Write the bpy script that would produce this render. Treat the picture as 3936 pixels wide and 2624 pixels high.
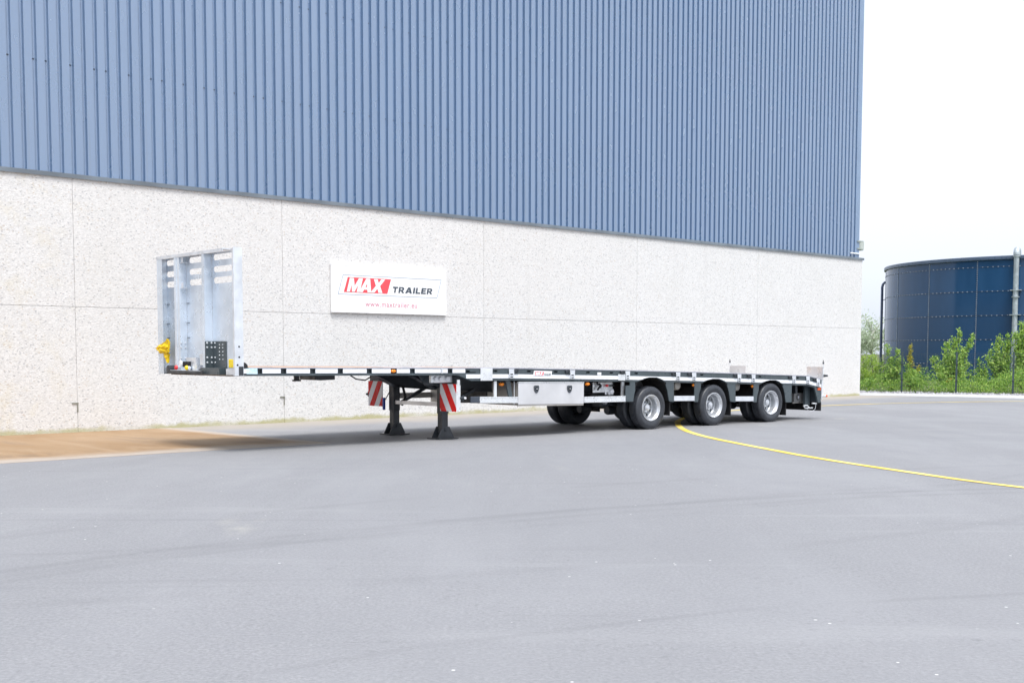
import bpy, bmesh, math, random
from mathutils import Vector, Matrix

# ------------------------------------------------------------------ clear
for o in list(bpy.data.objects):
    bpy.data.objects.remove(o, do_unlink=True)
SC = bpy.context.scene
COL = SC.collection
R = math.radians

# ------------------------------------------------------------------ camera
CAM_H = 1.4306
cd = bpy.data.cameras.new('camera')
cam = bpy.data.objects.new('camera', cd)
COL.objects.link(cam)
cam.location = (0, 0, CAM_H)
cam.rotation_euler = (math.pi / 2 - 0.0708, -0.001, 0)
cd.sensor_width = 36.0
cd.lens = 4613.1 / 3936 * 36.0
cd.shift_y = 367.455 / 3936
cd.clip_start = 0.1
cd.clip_end = 3000
SC.camera = cam
SC.render.resolution_x = 1024
SC.render.resolution_y = 682

# ------------------------------------------------------------------ sky, sun, exposure
SUN_EL, SUN_AZ = R(64), R(158)          # azimuth measured clockwise from +Y; the sun stands behind the camera
world = bpy.data.worlds.new('World')
SC.world = world
world.use_nodes = True
wn_ = world.node_tree
wn_.nodes.clear()
sky = wn_.nodes.new('ShaderNodeTexSky')
sky.sky_type = 'NISHITA'
sky.sun_disc = False
sky.sun_elevation = SUN_EL
sky.sun_rotation = SUN_AZ
sky.air_density = 1.0
sky.dust_density = 4.0
sky.ozone_density = 1.0
hs = wn_.nodes.new('ShaderNodeHueSaturation')
hs.inputs['Saturation'].default_value = 0.30
mixc = wn_.nodes.new('ShaderNodeMix')
mixc.data_type = 'RGBA'
mixc.inputs['Factor'].default_value = 0.50
mixc.inputs['B'].default_value = (8.9, 9.6, 11.0, 1)      # even bright cloud layer
bg = wn_.nodes.new('ShaderNodeBackground')
bg.inputs['Strength'].default_value = 0.072
wo = wn_.nodes.new('ShaderNodeOutputWorld')
wn_.links.new(sky.outputs[0], hs.inputs['Color'])
wn_.links.new(hs.outputs[0], mixc.inputs['A'])
wn_.links.new(mixc.outputs['Result'], bg.inputs['Color'])
wn_.links.new(bg.outputs[0], wo.inputs['Surface'])

sl = bpy.data.lights.new('sun', 'SUN')
sl.energy = 1.5
sl.angle = R(22)
sl.color = (1.0, 0.97, 0.93)
sun = bpy.data.objects.new('sun', sl)
COL.objects.link(sun)
sd = Vector((math.sin(SUN_AZ) * math.cos(SUN_EL), math.cos(SUN_AZ) * math.cos(SUN_EL), math.sin(SUN_EL)))
sun.rotation_euler = sd.to_track_quat('Z', 'Y').to_euler()
sun.location = (6, -12, 30)

vs = SC.view_settings
vs.view_transform = 'Standard'
vs.look = 'None'
vs.exposure = 1.25
vs.gamma = 1.0
vs.use_curve_mapping = False

SC.cycles.use_adaptive_sampling = True
SC.cycles.adaptive_threshold = 0.018
SC.cycles.max_bounces = 6
SC.cycles.diffuse_bounces = 3
SC.cycles.glossy_bounces = 3
SC.cycles.transmission_bounces = 3
SC.cycles.transparent_max_bounces = 4

# ------------------------------------------------------------------ frames of the place
TH_W, TH_T = 0.7683, 0.7132
WO = Vector((0, 28.735, 0))             # origin of the wall frame (x along the wall, y into the building)
TO = Vector((2.5988, 22.2538, 0))       # near front axle of the trailer (x to the rear, y to the far side)
WE = Vector((math.cos(TH_W), math.sin(TH_W), 0)); WN = Vector((-math.sin(TH_W), math.cos(TH_W), 0))

# ------------------------------------------------------------------ material helpers
MATS = {}
def new_mat(name):
    m = bpy.data.materials.new(name); m.use_nodes = True
    nt = m.node_tree
    return m, nt, nt.nodes['Principled BSDF']
def nd(nt, typ, **kw):
    n = nt.nodes.new(typ)
    for k, v in kw.items():
        if k in n.inputs.keys() if hasattr(n.inputs, 'keys') else False: n.inputs[k].default_value = v
        else: setattr(n, k, v)
    return n
def noise(nt, vec, scale, detail=4, rough=0.55, dist=0.0):
    n = nt.nodes.new('ShaderNodeTexNoise')
    n.inputs['Scale'].default_value = scale; n.inputs['Detail'].default_value = detail
    n.inputs['Roughness'].default_value = rough; n.inputs['Distortion'].default_value = dist
    if vec is not None: nt.links.new(vec, n.inputs['Vector'])
    return n.outputs['Fac']
def ramp(nt, fac, p0, p1, v0=0.0, v1=1.0):
    n = nt.nodes.new('ShaderNodeMapRange')
    n.interpolation_type = 'SMOOTHSTEP'
    n.inputs['From Min'].default_value = p0; n.inputs['From Max'].default_value = p1
    n.inputs['To Min'].default_value = v0; n.inputs['To Max'].default_value = v1
    nt.links.new(fac, n.inputs['Value'])
    return n.outputs['Result']
def mathn(nt, op, a, b=None, c=None):
    n = nt.nodes.new('ShaderNodeMath'); n.operation = op
    for i, v in enumerate((a, b, c)):
        if v is None: continue
        if isinstance(v, (int, float)): n.inputs[i].default_value = v
        else: nt.links.new(v, n.inputs[i])
    return n.outputs[0]
def mix(nt, fac, a, b, blend='MIX'):
    n = nt.nodes.new('ShaderNodeMix'); n.data_type = 'RGBA'; n.blend_type = blend
    for key, v in (('Factor', fac), ('A', a), ('B', b)):
        if isinstance(v, (int, float)): n.inputs[key].default_value = v
        elif isinstance(v, (tuple, list)): n.inputs[key].default_value = (*v[:3], 1)
        else: nt.links.new(v, n.inputs[key])
    return n.outputs['Result']
def coord(nt, scale=(1, 1, 1), rot=(0, 0, 0), loc=(0, 0, 0), kind='Object'):
    tc = nt.nodes.new('ShaderNodeTexCoord')
    mp = nt.nodes.new('ShaderNodeMapping')
    mp.inputs['Scale'].default_value = scale; mp.inputs['Rotation'].default_value = rot; mp.inputs['Location'].default_value = loc
    nt.links.new(tc.outputs[kind], mp.inputs['Vector'])
    return mp.outputs[0]
def bump(nt, bs, h, strength=0.3, dist=0.01):
    b = nt.nodes.new('ShaderNodeBump')
    b.inputs['Strength'].default_value = strength; b.inputs['Distance'].default_value = dist
    nt.links.new(h, b.inputs['Height']); nt.links.new(b.outputs[0], bs.inputs['Normal'])
def mat(name, col, rough=0.5, metal=0.0, var=0.12, vscale=3.0, rvar=0.12, spec=0.5, bmp=0.0, bscale=60, coat=0.0):
    """painted / metal / plastic surface with mild soiling and uneven gloss"""
    if name in MATS: return MATS[name]
    m, nt, bs = new_mat(name)
    v = coord(nt)
    f = noise(nt, v, vscale, 3, 0.5)
    lo = tuple(c * (1 - var) for c in col); hi = tuple(min(1, c * (1 + var)) for c in col)
    nt.links.new(mix(nt, ramp(nt, f, 0.3, 0.7), lo, hi), bs.inputs['Base Color'])
    f2 = noise(nt, v, vscale * 2.3, 2, 0.45)
    nt.links.new(ramp(nt, f2, 0.3, 0.7, max(0.02, rough - rvar), min(1, rough + rvar)), bs.inputs['Roughness'])
    bs.inputs['Metallic'].default_value = metal
    bs.inputs['Specular IOR Level'].default_value = spec
    bs.inputs['Coat Weight'].default_value = coat
    if bmp: bump(nt, bs, noise(nt, v, bscale, 4), bmp, 0.01)
    MATS[name] = m
    return m

M_DARK = mat('slate_grey_paint', (0.060, 0.078, 0.088), 0.38, 0, 0.14, 2.0)
M_CHASSIS = mat('dark_chassis_paint', (0.030, 0.036, 0.044), 0.45, 0, 0.25, 3.0)
M_LEG = mat('black_steel_paint', (0.026, 0.030, 0.036), 0.40, 0, 0.25, 4.0)
M_RUB = mat('black_rubber', (0.014, 0.014, 0.016), 0.75, 0, 0.25, 5.0, bmp=0.1)
M_WHITE = mat('white_marker_tape', (0.80, 0.82, 0.86), 0.35, 0, 0.04, 4.0)
M_GALV = mat('galvanised_steel', (0.70, 0.73, 0.77), 0.42, 0.45, 0.10, 5.0, 0.14)
M_GALVD = mat('galvanised_steel_sheet', (0.66, 0.73, 0.81), 0.36, 0.40, 0.09, 2.5, 0.12)
M_ALU = mat('aluminium_profile', (0.80, 0.82, 0.84), 0.34, 0.55, 0.05, 4.0)
M_STEEL = mat('brushed_stainless_steel', (0.72, 0.72, 0.73), 0.42, 0.60, 0.07, 1.6, 0.10)
M_STEELD = mat('stainless_steel_side', (0.46, 0.44, 0.41), 0.5, 0.5, 0.10, 2.0)
M_RIM = mat('silver_wheel_paint', (0.60, 0.62, 0.65), 0.30, 0.60, 0.03, 3.0, 0.04)
M_DISC = mat('shaded_wheel_disc_paint', (0.30, 0.32, 0.34), 0.38, 0.40, 0.05, 5.0, 0.06)  # darker than the rim: shade of the deep dish put into the colour
M_HOLE = mat('dark_recess', (0.006, 0.006, 0.007), 0.9, 0, 0.0)
M_AMBER = mat('amber_lens', (0.85, 0.24, 0.01), 0.25, 0, 0.06, 30)
M_REDL = mat('red_plastic', (0.72, 0.02, 0.03), 0.3, 0, 0.05)
M_ORANGE = mat('orange_red_reflector', (0.75, 0.10, 0.01), 0.3, 0, 0.05)
M_YEL = mat('yellow_plastic', (0.90, 0.66, 0.0), 0.4, 0, 0.06)
M_CLOTH = mat('yellow_tarpaulin', (0.82, 0.56, 0.005), 0.55, 0, 0.15, 9, bmp=0.25, bscale=25)
M_REDW = mat('red_reflective_film', (0.62, 0.006, 0.006), 0.45, 0, 0.06, spec=0.25)
M_WHW = mat('white_reflective_film', (0.66, 0.67, 0.70), 0.35, 0, 0.04)
M_BLUE = mat('blue_plastic', (0.01, 0.05, 0.35), 0.4, 0, 0.05)
M_SIGNW = mat('white_sign_panel', (0.86, 0.87, 0.88), 0.35, 0, 0.015, 1.0)
M_SIGNR = mat('red_print', (0.80, 0.075, 0.095), 0.4, 0, 0.03)
M_SIGNB = mat('slate_print', (0.055, 0.075, 0.10), 0.4, 0, 0.03)
M_SIGNL = mat('pale_blue_line', (0.30, 0.38, 0.48), 0.4, 0, 0.03)
M_SIGNU = mat('faded_pink_print', (0.62, 0.22, 0.30), 0.4, 0, 0.05)
M_STICK = mat('blue_white_sticker', (0.55, 0.74, 0.88), 0.4, 0, 0.25, 14)
M_FENCE = mat('anthracite_fence_coating', (0.035, 0.060, 0.070), 0.45, 0, 0.1)
M_PIPE = mat('galvanised_pipe', (0.40, 0.45, 0.48), 0.5, 0.35, 0.16, 6, bmp=0.05)
M_PIPED = mat('blue_grey_pipe', (0.12, 0.15, 0.24), 0.35, 0, 0.1)
M_LAMP = mat('pale_lamp_housing', (0.34, 0.38, 0.35), 0.45, 0, 0.05)
M_FLASH = mat('grey_flashing', (0.17, 0.20, 0.23), 0.4, 0.3, 0.18, 1.2)
M_TYREM = None

def tyre_mat():
    m, nt, bs = new_mat('tyre_rubber')
    v = coord(nt)
    sep = nt.nodes.new('ShaderNodeSeparateXYZ'); nt.links.new(v, sep.inputs[0])
    r2 = mathn(nt, 'SQRT', mathn(nt, 'ADD', mathn(nt, 'POWER', sep.outputs['X'], 2), mathn(nt, 'POWER', sep.outputs['Z'], 2)))
    # moulded lettering ring on the sidewall: fine, broken relief between two radii
    ring = mathn(nt, 'MULTIPLY', ramp(nt, r2, 0.305, 0.312), ramp(nt, r2, 0.345, 0.338))
    vo = nt.nodes.new('ShaderNodeTexVoronoi'); vo.inputs['Scale'].default_value = 55
    nt.links.new(v, vo.inputs['Vector'])
    hgt = mathn(nt, 'MULTIPLY', ring, vo.outputs['Distance'])
    f = noise(nt, v, 9, 5)
    nt.links.new(mix(nt, ramp(nt, f, 0.3, 0.7), (0.024, 0.027, 0.034), (0.040, 0.045, 0.055)), bs.inputs['Base Color'])
    bs.inputs['Roughness'].default_value = 0.44
    bump(nt, bs, hgt, 0.5, 0.01)
    return m
M_TYRE = tyre_mat()

def wood_mat():
    m, nt, bs = new_mat('deck_plywood')
    v = coord(nt, (0.35, 7, 7))
    g = noise(nt, v, 3.0, 6, 0.6, 0.6)
    v2 = coord(nt)
    d = noise(nt, v2, 0.9, 4)
    c = mix(nt, ramp(nt, g, 0.3, 0.7), (0.52, 0.27, 0.13), (0.72, 0.45, 0.26))
    nt.links.new(mix(nt, ramp(nt, d, 0.45, 0.75, 0, 0.4), c, (0.62, 0.56, 0.50)), bs.inputs['Base Color'])
    bs.inputs['Roughness'].default_value = 0.55
    return m
M_WOOD = wood_mat()

def concrete_panel_mat():
    m, nt, bs = new_mat('washed_aggregate_concrete')
    v = coord(nt)
    v2 = coord(nt, (0.72, 1, 1.15))
    vo = nt.nodes.new('ShaderNodeTexVoronoi'); vo.inputs['Scale'].default_value = 50
    nt.links.new(v2, vo.inputs['Vector'])
    sepc = nt.nodes.new('ShaderNodeSeparateColor'); nt.links.new(vo.outputs['Color'], sepc.inputs[0])
    # every pebble has a tone of its own
    tone = mix(nt, ramp(nt, sepc.outputs[0], 0.0, 1.0), (0.590, 0.588, 0.582), (0.715, 0.713, 0.707))
    tone = mix(nt, ramp(nt, sepc.outputs[1], 0.960, 0.968), tone, (0.44, 0.445, 0.455))
    tone = mix(nt, ramp(nt, sepc.outputs[2], 0.975, 0.985), tone, (0.55, 0.50, 0.45))
    f3 = noise(nt, v, 6.5, 5, 0.72)
    tone = mix(nt, ramp(nt, f3, 0.50, 0.75, 0, 0.20), tone, (0.50, 0.50, 0.52))
    big = noise(nt, v, 0.55, 4)
    tone = mix(nt, ramp(nt, big, 0.42, 0.75, 0, 0.16), tone, (0.55, 0.54, 0.51))
    oi = nt.nodes.new('ShaderNodeObjectInfo')                      # panels cast on different days
    tone = mix(nt, mathn(nt, 'MULTIPLY', oi.outputs['Random'], 0.16), tone, (0.58, 0.575, 0.56))
    strk = noise(nt, coord(nt, (3.0, 3.0, 0.10)), 1.0, 4, 0.6)       # faint rain streaks
    tone = mix(nt, ramp(nt, strk, 0.55, 0.75, 0, 0.14), tone, (0.50, 0.495, 0.48))
    # algae along the foot of the wall
    sep = nt.nodes.new('ShaderNodeSeparateXYZ'); nt.links.new(v, sep.inputs[0])
    wob = noise(nt, v, 2.2, 5, 0.7)
    zz = mathn(nt, 'SUBTRACT', sep.outputs['Z'], mathn(nt, 'MULTIPLY', wob, 0.22))
    al = mathn(nt, 'MULTIPLY', ramp(nt, zz, 0.0, -0.08), ramp(nt, big, 0.30, 0.55))
    tone = mix(nt, mathn(nt, 'MULTIPLY', al, 0.75), tone, (0.36, 0.34, 0.13))
    st = ramp(nt, sep.outputs['X'], -9.5, -12.5)
    ys = mathn(nt, 'MULTIPLY', st, ramp(nt, wob, 0.48, 0.7))
    tone = mix(nt, mathn(nt, 'MULTIPLY', ys, 0.30), tone, (0.62, 0.55, 0.36))
    nt.links.new(tone, bs.inputs['Base Color'])
    bs.inputs['Roughness'].default_value = 0.9
    bs.inputs['Specular IOR Level'].default_value = 0.2
    bump(nt, bs, mathn(nt, 'SUBTRACT', 1.0, vo.outputs['Distance']), 0.20, 0.02)
    return m
M_CONC = concrete_panel_mat()

def cladding_mat():
    m, nt, bs = new_mat('blue_grey_cladding')
    v = coord(nt, (1, 1, 0.12))
    f = noise(nt, v, 1.3, 4)
    c = mix(nt, ramp(nt, f, 0.3, 0.7), (0.088, 0.165, 0.300), (0.104, 0.185, 0.325))
    oi = nt.nodes.new('ShaderNodeObjectInfo')                      # every sheet has aged a little differently
    c = mix(nt, mathn(nt, 'MULTIPLY', oi.outputs['Random'], 0.30), c, (0.115, 0.190, 0.315))
    run = noise(nt, coord(nt, (9, 9, 0.10)), 1.0, 4, 0.6)            # faint dirt runs
    c = mix(nt, ramp(nt, run, 0.56, 0.78, 0, 0.22), c, (0.10, 0.13, 0.17))
    nt.links.new(c, bs.inputs['Base Color'])
    f2 = noise(nt, coord(nt, (1, 1, 0.3)), 3, 3)
    nt.links.new(ramp(nt, f2, 0.3, 0.7, 0.20, 0.30), bs.inputs['Roughness'])
    bs.inputs['IOR'].default_value = 2.6
    bs.inputs['Sheen Weight'].default_value = 1.0      # added sheen, stands in for sky reflected at grazing angles
    bs.inputs['Sheen Roughness'].default_value = 0.30
    bs.inputs['Sheen Tint'].default_value = (0.85, 0.92, 1.0, 1)
    return m
M_CLAD = cladding_mat()

def asphalt_mat():
    m, nt, bs = new_mat('weathered_asphalt')
    v = coord(nt)
    fine = noise(nt, v, 42, 4, 0.75)
    mid = noise(nt, v, 7, 5, 0.6)
    big = noise(nt, coord(nt, (0.55, 0.16, 1), (0, 0, -0.25)), 0.9, 5, 0.6, 0.4)
    big2 = noise(nt, v, 0.16, 4)
    c = mix(nt, ramp(nt, fine, 0.30, 0.70), (0.184, 0.187, 0.199), (0.291, 0.294, 0.307))
    c = mix(nt, ramp(nt, mid, 0.35, 0.7, 0, 0.40), c, (0.215, 0.219, 0.234))
    c = mix(nt, ramp(nt, big, 0.38, 0.68, 0, 0.40), c, (0.303, 0.306, 0.320))
    c = mix(nt, ramp(nt, big2, 0.40, 0.62, 0, 0.35), c, (0.210, 0.214, 0.228))
    cl = noise(nt, coord(nt, (1, 0.6, 1)), 1.6, 3, 0.6)
    gr = noise(nt, v, 17, 3, 0.7)
    c = mix(nt, mathn(nt, 'MULTIPLY', ramp(nt, gr, 0.55, 0.70, 0, 0.55), ramp(nt, cl, 0.42, 0.62)), c, (0.150, 0.153, 0.163))
    c = mix(nt, mathn(nt, 'MULTIPLY', ramp(nt, gr, 0.42, 0.30, 0, 0.35), ramp(nt, cl, 0.55, 0.40)), c, (0.330, 0.334, 0.345))
    # dark pores and light chips of stone
    pores = noise(nt, v, 30, 3, 0.8)
    c = mix(nt, ramp(nt, pores, 0.60, 0.74, 0, 0.45), c, (0.135, 0.138, 0.148))
    stk = noise(nt, coord(nt, (0.12, 1.3, 1), (0, 0, -0.35)), 1.1, 4, 0.62, 0.6)     # long drag streaks
    c = mix(nt, ramp(nt, stk, 0.40, 0.30, 0, 0.32), c, (0.175, 0.178, 0.190))
    c = mix(nt, ramp(nt, stk, 0.58, 0.72, 0, 0.32), c, (0.315, 0.318, 0.328))
    vo2 = nt.nodes.new('ShaderNodeTexVoronoi'); vo2.inputs['Scale'].default_value = 19
    nt.links.new(v, vo2.inputs['Vector'])
    sc2 = nt.nodes.new('ShaderNodeSeparateColor'); nt.links.new(vo2.outputs['Color'], sc2.inputs[0])
    core2 = ramp(nt, vo2.outputs['Distance'], 0.22, 0.14)
    c = mix(nt, mathn(nt, 'MULTIPLY', core2, ramp(nt, sc2.outputs[0], 0.992, 0.995)), c, (0.62, 0.62, 0.62))
    # dried pale splashes
    sp = noise(nt, coord(nt, (0.75, 0.35, 1), (0, 0, 0.5)), 0.75, 3, 0.5, 0.3)
    spb = noise(nt, v, 4, 5, 0.7)
    c = mix(nt, mathn(nt, 'MULTIPLY', ramp(nt, sp, 0.66, 0.74, 0, 0.55), ramp(nt, spb, 0.35, 0.6)), c, (0.38, 0.37, 0.335))
    # tyre tracks: broad worn arcs
    sep = nt.nodes.new('ShaderNodeSeparateXYZ'); nt.links.new(v, sep.inputs[0])
    wob = mathn(nt, 'MULTIPLY', mathn(nt, 'SUBTRACT', noise(nt, v, 0.5, 2), 0.5), 0.25)
    brk = ramp(nt, noise(nt, v, 0.45, 3), 0.36, 0.58)
    for cx, cy, rr, w, a in ((9.0, -4.0, 17.05, 0.11, 0.26), (9.0, -4.0, 16.72, 0.10, 0.20), (14.0, -9.5, 25.9, 0.13, 0.16),
                             (14.0, -9.5, 24.3, 0.12, 0.16), (-10.0, 30.0, 22.6, 0.12, 0.14), (-10.0, 30.0, 24.4, 0.14, 0.14),
                             (5.2, -3.6, 10.9, 0.06, 0.22)):
        d = mathn(nt, 'SQRT', mathn(nt, 'ADD', mathn(nt, 'POWER', mathn(nt, 'SUBTRACT', sep.outputs['X'], cx), 2),
                                    mathn(nt, 'POWER', mathn(nt, 'SUBTRACT', sep.outputs['Y'], cy), 2)))
        d = mathn(nt, 'ABSOLUTE', mathn(nt, 'SUBTRACT', mathn(nt, 'ADD', d, wob), rr))
        c = mix(nt, mathn(nt, 'MULTIPLY', ramp(nt, d, w, w * 0.2, 0, a), brk), c, (0.14, 0.142, 0.152))
    # sandy dust along the foot of the wall (frame of the wall)
    vw = coord(nt, (1, 1, 1), (0, 0, 0))
    nx = mathn(nt, 'ADD', mathn(nt, 'MULTIPLY', mathn(nt, 'SUBTRACT', sep.outputs['X'], WO.x), WN.x),
               mathn(nt, 'MULTIPLY', mathn(nt, 'SUBTRACT', sep.outputs['Y'], WO.y), WN.y))
    dwob = mathn(nt, 'MULTIPLY', mathn(nt, 'SUBTRACT', noise(nt, coord(nt, (0.25, 0.25, 1)), 1.5, 5, 0.65), 0.5), 1.8)
    dm = mathn(nt, 'MULTIPLY', ramp(nt, mathn(nt, 'ADD', nx, dwob), -2.1, -0.5), ramp(nt, nx, 2.0, 1.0))
    c = mix(nt, mathn(nt, 'MULTIPLY', dm, 0.85), c, (0.350, 0.315, 0.275))
    nt.links.new(c, bs.inputs['Base Color'])
    nt.links.new(ramp(nt, big, 0.3, 0.7, 0.78, 0.62), bs.inputs['Roughness'])
    bs.inputs['Specular IOR Level'].default_value = 0.32
    bump(nt, bs, fine, 0.35, 0.006)
    return m
M_ASPH = asphalt_mat()

def slab_mat():
    m, nt, bs = new_mat('rust_stained_concrete')
    v = coord(nt)
    a = noise(nt, coord(nt, (1.3, 0.35, 1)), 0.8, 4, 0.6, 0.6)
    b = noise(nt, v, 14, 6, 0.7)
    c = mix(nt, ramp(nt, a, 0.32, 0.68), (0.285, 0.175, 0.085), (0.360, 0.245, 0.145))
    c = mix(nt, ramp(nt, b, 0.3, 0.7, 0, 0.35), c, (0.24, 0.18, 0.125))
    pt = noise(nt, coord(nt, (1.5, 0.40, 1), (0, 0, 0.2)), 0.9, 4, 0.65, 0.9)
    c = mix(nt, ramp(nt, pt, 0.50, 0.70, 0, 0.55), c, (0.385, 0.280, 0.185))
    c = mix(nt, ramp(nt, pt, 0.42, 0.28, 0, 0.45), c, (0.20, 0.150, 0.115))
    sep = nt.nodes.new('ShaderNodeSeparateXYZ'); nt.links.new(v, sep.inputs[0])
    wb = mathn(nt, 'MULTIPLY', mathn(nt, 'SUBTRACT', noise(nt, v, 1.1, 5, 0.65), 0.5), 0.9)
    # paler, scoured margins towards the asphalt
    edge = ramp(nt, mathn(nt, 'ADD', sep.outputs['Y'], wb), -4.35, -4.95)
    edge2 = ramp(nt, mathn(nt, 'ADD', sep.outputs['X'], mathn(nt, 'MULTIPLY', wb, 0.4)), -9.35, -9.05)
    e = mathn(nt, 'MAXIMUM', edge, edge2)
    c = mix(nt, mathn(nt, 'MULTIPLY', e, 0.85), c, (0.40, 0.355, 0.315))
    # dark wet seam
    seam = mathn(nt, 'MULTIPLY', mathn(nt, 'MULTIPLY', ramp(nt, mathn(nt, 'ABSOLUTE', mathn(nt, 'ADD', mathn(nt, 'ADD', sep.outputs['Y'], 4.15), wb)), 0.40, 0.05), ramp(nt, pt, 0.55, 0.40)), 0.45)
    c = mix(nt, seam, c, (0.15, 0.11, 0.085))
    wash = mathn(nt, 'MULTIPLY', ramp(nt, noise(nt, coord(nt, (0.5, 1.5, 1)), 1.5, 5, 0.6), 0.6, 0.72), ramp(nt, sep.outputs['X'], -11.8, -12.8))
    c = mix(nt, mathn(nt, 'MULTIPLY', wash, 0.8), c, (0.55, 0.51, 0.47))
    nt.links.new(c, bs.inputs['Base Color'])
    bs.inputs['Roughness'].default_value = 0.75
    bs.inputs['Specular IOR Level'].default_value = 0.3
    bump(nt, bs, b, 0.25, 0.006)
    return m
M_SLAB = slab_mat()

def line_mat():
    m, nt, bs = new_mat('worn_yellow_road_paint')
    v = coord(nt)
    f = noise(nt, v, 26, 4, 0.75); g = noise(nt, v, 1.3, 4); w = noise(nt, v, 0.55, 3)
    c = mix(nt, ramp(nt, g, 0.35, 0.65), (0.80, 0.56, 0.06), (0.84, 0.66, 0.17))
    c = mix(nt, ramp(nt, f, 0.55, 0.68, 0, 0.65), c, (0.27, 0.25, 0.21))
    nt.links.new(mix(nt, mathn(nt, 'MULTIPLY', ramp(nt, w, 0.52, 0.66, 0, 0.6), ramp(nt, f, 0.35, 0.6)), c, (0.26, 0.25, 0.23)), bs.inputs['Base Color'])
    bs.inputs['Roughness'].default_value = 0.6
    return m
M_LINE = line_mat()

def pale_mat():
    m, nt, bs = new_mat('pale_concrete_strip')
    v = coord(nt)
    f = noise(nt, v, 2.2, 6, 0.65)
    nt.links.new(mix(nt, ramp(nt, f, 0.3, 0.7), (0.40, 0.40, 0.41), (0.54, 0.54, 0.55)), bs.inputs['Base Color'])
    bs.inputs['Roughness'].default_value = 0.8
    return m
M_PALE = pale_mat()

def earth_mat():
    m, nt, bs = new_mat('grassy_earth')
    v = coord(nt)
    f = noise(nt, v, 1.5, 6, 0.65)
    nt.links.new(mix(nt, ramp(nt, f, 0.35, 0.65), (0.06, 0.09, 0.025), (0.12, 0.13, 0.05)), bs.inputs['Base Color'])
    bs.inputs['Roughness'].default_value = 0.95
    bump(nt, bs, f, 0.5, 0.1)
    return m
M_EARTH = earth_mat()
M_STONE = mat('grey_gravel', (0.30, 0.30, 0.32), 0.85, 0, 0.35, 6)

def tank_mat():
    m, nt, bs = new_mat('dark_blue_enamel')
    v = coord(nt, (1, 1, 0.25))
    f = noise(nt, v, 0.8, 5, 0.6)
    oi = nt.nodes.new('ShaderNodeObjectInfo')
    c = mix(nt, ramp(nt, f, 0.35, 0.7), (0.015, 0.065, 0.155), (0.022, 0.080, 0.185))
    nt.links.new(mix(nt, mathn(nt, 'MULTIPLY', oi.outputs['Random'], 0.35), c, (0.020, 0.045, 0.105)), bs.inputs['Base Color'])
    nt.links.new(ramp(nt, noise(nt, v, 3, 4), 0.3, 0.7, 0.08, 0.13), bs.inputs['Roughness'])
    bs.inputs['Specular IOR Level'].default_value = 0.42
    return m
M_TANK = tank_mat()

def leaf_mat(name, a, b):
    m, nt, bs = new_mat(name)
    geo = nt.nodes.new('ShaderNodeNewGeometry')
    rnd = mathn(nt, 'POWER', geo.outputs['Random Per Island'], 1.6)
    c = mix(nt, rnd, a, b)
    nt.links.new(c, bs.inputs['Base Color'])
    bs.inputs['Roughness'].default_value = 0.45
    bs.inputs['Specular IOR Level'].default_value = 0.35
    tr = nt.nodes.new('ShaderNodeBsdfTranslucent')
    nt.links.new(mix(nt, 0.5, c, (0.34, 0.50, 0.08)), tr.inputs['Color'])
    ms = nt.nodes.new('ShaderNodeMixShader'); ms.inputs[0].default_value = 0.35
    out = nt.nodes['Material Output']
    nt.links.new(bs.outputs[0], ms.inputs[1]); nt.links.new(tr.outputs[0], ms.inputs[2]); nt.links.new(ms.outputs[0], out.inputs['Surface'])
    return m
M_LEAF = leaf_mat('fresh_green_leaves', (0.13, 0.29, 0.035), (0.58, 0.74, 0.20))
M_LEAFD = leaf_mat('mid_green_leaves', (0.10, 0.25, 0.030), (0.48, 0.66, 0.14))
M_LEAFY = leaf_mat('yellowing_leaves', (0.32, 0.28, 0.02), (0.56, 0.46, 0.04))
M_LEAFW = leaf_mat('willow_leaves', (0.28, 0.46, 0.05), (0.54, 0.70, 0.13))
M_LEAFP = leaf_mat('hazed_far_leaves', (0.42, 0.50, 0.38), (0.62, 0.67, 0.58))  # haze and glare put into the leaf colour
M_BARK = mat('brown_grey_bark', (0.10, 0.075, 0.055), 0.9, 0, 0.3, 8)

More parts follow.
